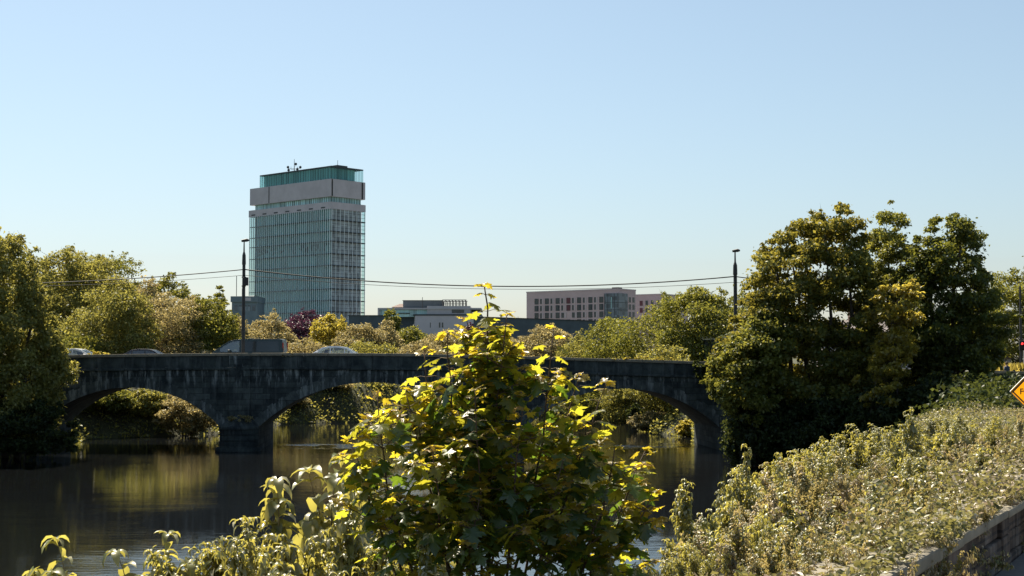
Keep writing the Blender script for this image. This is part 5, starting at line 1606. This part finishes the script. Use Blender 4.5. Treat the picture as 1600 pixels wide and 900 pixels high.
def sedan(label, px, Y, yaw, paint, group='vehicles crossing the bridge', name='saloon_car', hz=1.0):
    x = at(px, 545, Y).x
    low = [(0.02, .35), (0, .62), (.06, .92), (.55, .96), (3.25, .93), (4.15, .76), (4.38, .58), (4.40, .32), (4.1, .22), (.3, .22)]
    roof = [(3.30, .93), (2.55, 1.36), (2.15, 1.44), (1.55, 1.44), (1.15, 1.38), (.42, .96)]
    r_ = vehicle(name, label, (x, Y, deckz(x)), yaw, low, roof, .86, .20, .93, 1.44, paint, [(2.98, 2.10), (2.02, 1.22), (1.14, .86)],
                 [(3.30, .93, 2.55, 1.36), (1.15, 1.38, .42, .96)], (3.55, .85), .31, group)
    return r_


vx0 = at(447, 545, 91.6).x; vx1 = at(332, 545, 91.6).x
# van: heading towards the golden willow (west), rear at 447
low = [(0.03, .35), (0, .70), (.02, 1.02), (4.25, 1.02), (4.80, .86), (4.95, .62), (4.97, .32), (4.6, .24), (.3, .24)]
roof = [(4.42, 1.02), (3.42, 1.70), (3.12, 1.80), (2.6, 1.86), (.30, 1.86), (.10, 1.80), (.02, 1.02)]
vx = at(447, 545, 91.8).x
vehicle('panel_van', 'dark teal panel van with raked windscreen driving behind the lamp pole', (vx, 91.8, deckz(vx)), PI, low, roof, .93, .12, 1.02, 1.86, 'van_paint',
        [(3.95, 2.75)], [(4.42, 1.02, 3.42, 1.70)], (4.0, .95), .34)
# dark tinted load-bay panel and pale rear edge
van = [o for o in COL.objects if o.name == 'panel_van'][0]
for s in (-1, 1):
    pm = MB(); zt_ = 1.70; hwz = lambda z: .93 - .12 * (z - 1.02) / .84
    pm.add([(2.45, s * (hwz(1.08) + .005), 1.08), (.30, s * (hwz(1.08) + .005), 1.08), (.36, s * (hwz(zt_) + .005), zt_), (2.45, s * (hwz(zt_) + .005), zt_)], [(0, 1, 2, 3) if s > 0 else (3, 2, 1, 0)])
    pm.build('side_window', M['dark_glass'], van)
    pm = MB(); pm.box(.02, .10, s * .86 - .03, s * .86 + .03, 1.05, 1.62); pm.build('tail_strip', M['lamp_red'], van)
sedan('silver-white saloon car with lit roof driving over the middle of the bridge', 570, 92.2, PI, 'car_silver')
sedan('white car by the golden willow at the end of the bridge', 66, 90.6, 0, 'car_white', name='hatchback_car')
sedan('dark car just showing its roof over the parapet before the dome-shaped willow', 183, 94.2, 0, 'car_dark', name='saloon_car')
bpy.context.view_layer.update()
for o in list(COL.objects):
    if o.get('category') == 'car' and 'dark car' in o.get('label', ''): o.scale = (.95, .95, .95)

# ------------------------------------------------------------------ lamp poles and cables
PG = 'poles carrying the overhead cables'


def lamp_pole(px, Y, ytop, ystep, ybase, rr, label, box=None):
    b_ = at(px, ytop, Y); zb_ = ybase
    root = empty('lamp_pole', (b_.x, Y, zb_)); tag(root, label, 'pole', PG)
    zt = b_.z - zb_; zs = at(px, ystep, Y).z - zb_
    mb = MB(); mb.tube([(0, 0, -.1), (0, 0, zs - .35), (0, 0, zs - .3), (0, 0, zs + .25), (0, 0, zs + .45)], [rr * 1.12, rr * .95, rr * 1.2, rr * 1.05, rr * .5], 12); mb.build('pole_shaft', M['pole_grey'], root, smooth=False)
    mb = MB(); mb.tube([(0, 0, zs + .4), (0, 0, zt)], [rr * .48, rr * .34], 8); mb.build('upper_shaft', M['pole_grey'], root)
    mb = MB(); mb.tube([(-.16, 0, zt - .02), (.16, 0, zt + .03), (.30, 0, zt + .02)], [.07, .10, .05], 8); mb.build('finial', M['pole_grey'], root)
    if box:
        z = at(px, box, Y).z - zb_
        mb = MB(); mb.box(-.02, .30, -rr - .16, -rr + .02, z - .25, z + .25); mb.build('control_box', M['pole_grey'], root, bevel=.02)
        mb = MB(); mb.tube([(0, 0, z - .3), (0, 0, z - .24)], rr * 1.35, 12); mb.tube([(0, 0, z + .24), (0, 0, z + .30)], rr * 1.35, 12); mb.build('clamp_band', M['transom'], root)
    return root


p1 = at(381.5, 376, 89.0); p2 = at(1148.5, 391, 89.0)
lamp_pole(381.5, 89.0, 376, 405, zpar(p1.x) - .87, .10, 'dark stepped lamp pole with control box standing before the van', box=440)
lamp_pole(1148.5, 89.0, 392, 421, zpar(p2.x) - .87, .115, 'dark stepped lamp pole rising between the spreading tree and the sycamore')


def cable(label, pts, r):
    mb = MB(); mb.tube(pts, r, 6); o = mb.build('overhead_cable', M['cable'], smooth=True); tag(o, label, 'cable', 'cables strung between the poles')


def sag(a, b, s, n=28):
    return [a.lerp(b, i / n) - Vector((0, 0, s * 4 * (i / n) * (1 - i / n))) for i in range(n + 1)]


A1, B1 = at(382, 421, 88.85), at(1148, 432, 88.85)
cable('thick black cable sagging from pole to pole across the sky', sag(A1, B1, .80), .034)
A2, B2 = at(382, 430, 88.85), at(1148, 441, 88.85)
cable('thin grey cable sagging just under the thick one', sag(A2, B2, .62), .014)
E1 = at(40, 443, 92.0); E2 = at(40, 443, 92.0)
cable('thick cable running from the lamp pole into the crown of the olive trees', sag(A1, at(-120, 445, 91.0), .25), .028)
cable('thin cable running lower from the lamp pole into the olive trees', sag(A2, at(-120, 447, 91.2), .25), .013)
cable('thick cable running from the second lamp pole into the sycamore', sag(B1, at(1560, 452, 93.0), .35), .03)
cable('thin cable running from the second lamp pole into the sycamore', sag(B2, at(1560, 460, 93.0), .35), .013)

# ------------------------------------------------------------------ road sign
sp_ = at(1625.5, 612, 25.0)
sg = empty('road_sign', (sp_.x, 25.0, 3.6)); tag(sg, 'orange diamond road works sign with black border above the brambles', 'sign')
m, nt, out = new_mat('sign_orange')          # roll-up sign cloth: daylight glows through it
d_ = N(nt, 'ShaderNodeBsdfDiffuse'); d_.inputs['Color'].default_value = (.95, .42, .015, 1)
t_ = N(nt, 'ShaderNodeBsdfTranslucent'); t_.inputs['Color'].default_value = (.95, .40, .012, 1); x_ = N(nt, 'ShaderNodeMixShader', Fac=.5)
nt.links.new(d_.outputs[0], x_.inputs[1]); nt.links.new(t_.outputs[0], x_.inputs[2]); nt.links.new(x_.outputs[0], out.inputs['Surface']); M['sign_orange'] = m
M['sign_back'] = plain('sign_back', (.3, .3, .3), .5, .6)
cz = sp_.z - 3.6; hd = .51; tl = 0.0


def diamond(mb_, r, y0, y1):
    P = [(-r, 0), (0, -r), (r, 0), (0, r)]
    mb_.add([(x, y0, cz + z) for x, z in P] + [(x, y1, cz + z) for x, z in P], [(0, 1, 2, 3), (7, 6, 5, 4)] + [(i, 4 + i, 4 + (i + 1) % 4, (i + 1) % 4) for i in range(4)])


mb = MB()
for sx_, sz_ in ((-1, -1), (1, -1), (1, 1), (-1, 1)):
    mb.tube([(sx_ * hd, .004, cz), (0, .004, cz + sz_ * hd)], .011, 6)
mb.build('edge_frame', M['sign_back'], sg)
mb = MB(); P_ = [(-hd, 0), (0, -hd), (hd, 0), (0, hd)]; mb.add([(x, -.008, cz + z) for x, z in P_], [(0, 1, 2, 3)]); mb.build('orange_face', M['sign_orange'], sg)
mb = MB()
ro, ri = hd - .025, hd - .060
Po = [(-ro, 0), (0, -ro), (ro, 0), (0, ro)]; Pi = [(-ri, 0), (0, -ri), (ri, 0), (0, ri)]
mb.add([(x, -.0112, cz + z) for x, z in Po] + [(x, -.0112, cz + z) for x, z in Pi], [(i, (i + 1) % 4, 4 + (i + 1) % 4, 4 + i) for i in range(4)]); mb.build('border', M['black'], sg)
tcu = bpy.data.curves.new('lettering', 'FONT'); tcu.body = 'FOOTPATH'; tcu.align_x = 'CENTER'; tcu.align_y = 'CENTER'; tcu.size = .135; tcu.extrude = .001; tcu.offset = .003
tmp = bpy.data.objects.new('lettering_curve', tcu); COL.objects.link(tmp); bpy.context.view_layer.update()
tme = bpy.data.meshes.new_from_object(tmp.evaluated_get(bpy.context.evaluated_depsgraph_get())); bpy.data.objects.remove(tmp)
tme.materials.clear()
to = link_mesh('lettering', tme, M['black'], sg); to.location = (0.0, -.0125, cz); to.rotation_euler = (PI / 2, 0, 0)
mb = MB()
for x in (-.02, .02): pass
mb.tube([(0, .04, -.02), (0, .04, cz + .3)], .025, 8)
mb.tube([(-.38, .30, .02), (0, .05, .55)], .016, 6); mb.tube([(.38, .30, .02), (0, .05, .55)], .016, 6); mb.tube([(-.4, .04, .02), (.4, .04, .02)], .018, 6)
mb.build('stand', M['sign_back'], sg)
sb_ = MB(); sb_.box(-.25, .25, -.12, .16, -.01, .10); sb_.build('sandbag', M['quay_stone'], sg, bevel=.05)

# ------------------------------------------------------------------ traffic light, person, sunlit grass
Yt = 135.0
tp = at(1593.6, 447, Yt); zb_ = float(land(tp.x, Yt))
tl_ = empty('traffic_light', (tp.x, Yt, zb_)); tag(tl_, 'tall grey pole with traffic light showing red at the road junction', 'traffic light')
mb = MB(); mb.tube([(0, 0, -.2), (0, 0, tp.z - zb_)], [.15, .09], 10); mb.build('pole_shaft', M['pole_grey'], tl_)
mb = MB(); mb.tube([(.42, .3, -.2), (.42, .3, 3.2)], [.12, .11], 10); mb.build('signal_post', M['concrete'], tl_)
zr = at(1593, 537, Yt).z - zb_
M['signal_red'] = new = None
m, nt, out = new_mat('signal_red'); e_ = N(nt, 'ShaderNodeEmission', Strength=1.6); e_.inputs['Color'].default_value = (1, .03, .03, 1); nt.links.new(e_.outputs[0], out.inputs['Surface']); M['signal_red'] = m
mb = MB(); mb.box(-.24, .24, -.34, -.10, zr - .62, zr + .26); hd_ = mb.build('signal_head', M['black'], tl_, bevel=.04)
mb = MB(); mb.box(-.02, .02, -.12, 0.0, zr - .5, zr - .42); mb.box(-.02, .02, -.12, 0.0, zr + .1, zr + .16); mb.build('bracket', M['pole_grey'], tl_)
for i, mt in enumerate((M['signal_red'], M['black'], M['black'])):
    mb = MB(); mb.tube([(0, -.345, zr - i * .27), (0, -.36, zr - i * .27)], [.105, .095], 14); mb.build('red_lens' if i == 0 else 'lens', mt, hd_)
    mb = MB()
    for k in range(10):
        t0, t1 = PI * k / 10, PI * (k + 1) / 10
        P = [(math.cos(t0) * .12, -.345, zr - i * .27 + math.sin(t0) * .12), (math.cos(t1) * .12, -.345, zr - i * .27 + math.sin(t1) * .12)]
        mb.add(P + [(P[1][0], -.52, P[1][2]), (P[0][0], -.52, P[0][2])], [(0, 1, 2, 3)])
    mb.build('hood', M['black'], hd_)
# verge of tall dry grass lit by the sun
rg = np.random.default_rng(12)
nG = 9000
gx = rg.uniform(at(1535, 570, 126).x, at(1640, 570, 126).x, nG); gy = rg.uniform(120, 133, nG)
gz = land(gx, gy)
P = np.stack([gx, gy, gz], 1); Dd = unit(np.stack([rg.normal(size=nG) * .3, rg.normal(size=nG) * .3, np.ones(nG)], 1)); Nn = unit(np.stack([rg.normal(size=nG), rg.normal(size=nG), rg.normal(size=nG) * .2], 1))
hgt = rg.uniform(.9, 1.75, nG)
go = link_mesh('verge_grass', leaf_cards('verge_grass', P + Dd * (hgt * .5)[:, None], Nn, Dd, hgt, .10), M['grass'])
tag(go, 'tall dry golden grass lit by the sun beside the traffic light', 'grass', None, 'stuff')

# person walking beyond the hedge
pp = at(1573, 566, 118.5); pz = float(land(pp.x, 118.5))
pr_ = empty('person', (pp.x, 118.5, pz), .4); tag(pr_, 'person in dark blue jacket walking through the golden grass near the traffic light', 'person')
J = [(0, 0, .93), (0, 0, 1.12), (0, -.01, 1.38), (0, 0, 1.50), (0, -.01, 1.58), (0, -.015, 1.70),
     (.10, 0, .88), (.11, -.16, .50), (.11, -.10, .09), (.11, -.24, .04), (-.10, 0, .88), (-.11, .10, .50), (-.11, .26, .12), (-.11, .16, .04),
     (.19, 0, 1.42), (.25, .06, 1.15), (.25, -.06, .92), (.25, -.12, .84), (-.19, 0, 1.42), (-.25, -.05, 1.15), (-.24, -.22, .95), (-.24, -.29, .90)]
E = [(0, 1), (1, 2), (2, 3), (3, 4), (4, 5), (0, 6), (6, 7), (7, 8), (8, 9), (0, 10), (10, 11), (11, 12), (12, 13), (2, 14), (14, 15), (15, 16), (16, 17), (2, 18), (18, 19), (19, 20), (20, 21)]
R_ = [.15, .14, .16, .07, .07, .10, .095, .065, .045, .04, .095, .065, .045, .04, .075, .05, .035, .03, .075, .05, .035, .03]
# the body's skin surface, grown here as rings joined into one mesh through the Skin modifier
me = bpy.data.meshes.new('body'); me.from_pydata(J, E, [])
bo = link_mesh('body', me, M['skin'], pr_)
me.skin_vertices or bo.modifiers.new('skin', 'SKIN')
if not bo.modifiers: bo.modifiers.new('skin', 'SKIN')
if len(me.skin_vertices) == 0:
    bpy.context.view_layer.objects.active = bo
for i, s_ in enumerate(me.skin_vertices[0].data if len(me.skin_vertices) else []):
    s_.radius = (R_[i], R_[i]); s_.use_root = (i == 0)
ss = bo.modifiers.new('smooth', 'SUBSURF'); ss.levels = ss.render_levels = 2
M['jacket'] = plain('jacket', (.025, .04, .075), .8); M['trousers'] = plain('trousers', (.03, .03, .035), .85); M['hair'] = plain('hair', (.04, .025, .015), .7)
mb = MB(); mb.tube([(0, 0, .86), (0, 0, 1.0), (0, -.005, 1.25), (0, -.01, 1.42), (0, 0, 1.50)], [.20, .19, .215, .20, .09], 14)
for s in (-1, 1):
    pts = [J[14 if s > 0 else 18], J[15 if s > 0 else 19], J[16 if s > 0 else 20]]
    mb.tube(pts, [.095, .07, .055], 10)
mb.build('jacket', M['jacket'], pr_, smooth=True)
mb = MB()
for s in (6, 10): mb.tube([(J[s][0], J[s][1], .95), J[s + 1], J[s + 2]], [.115, .085, .07], 10)
mb.build('trousers', M['trousers'], pr_, smooth=True)
mb = MB(); mb.tube([(0, .01, 1.64), (0, .01, 1.72), (0, .0, 1.80), (0, 0, 1.835)], [.115, .125, .09, .02], 12); mb.build('hair', M['hair'], pr_, smooth=True)
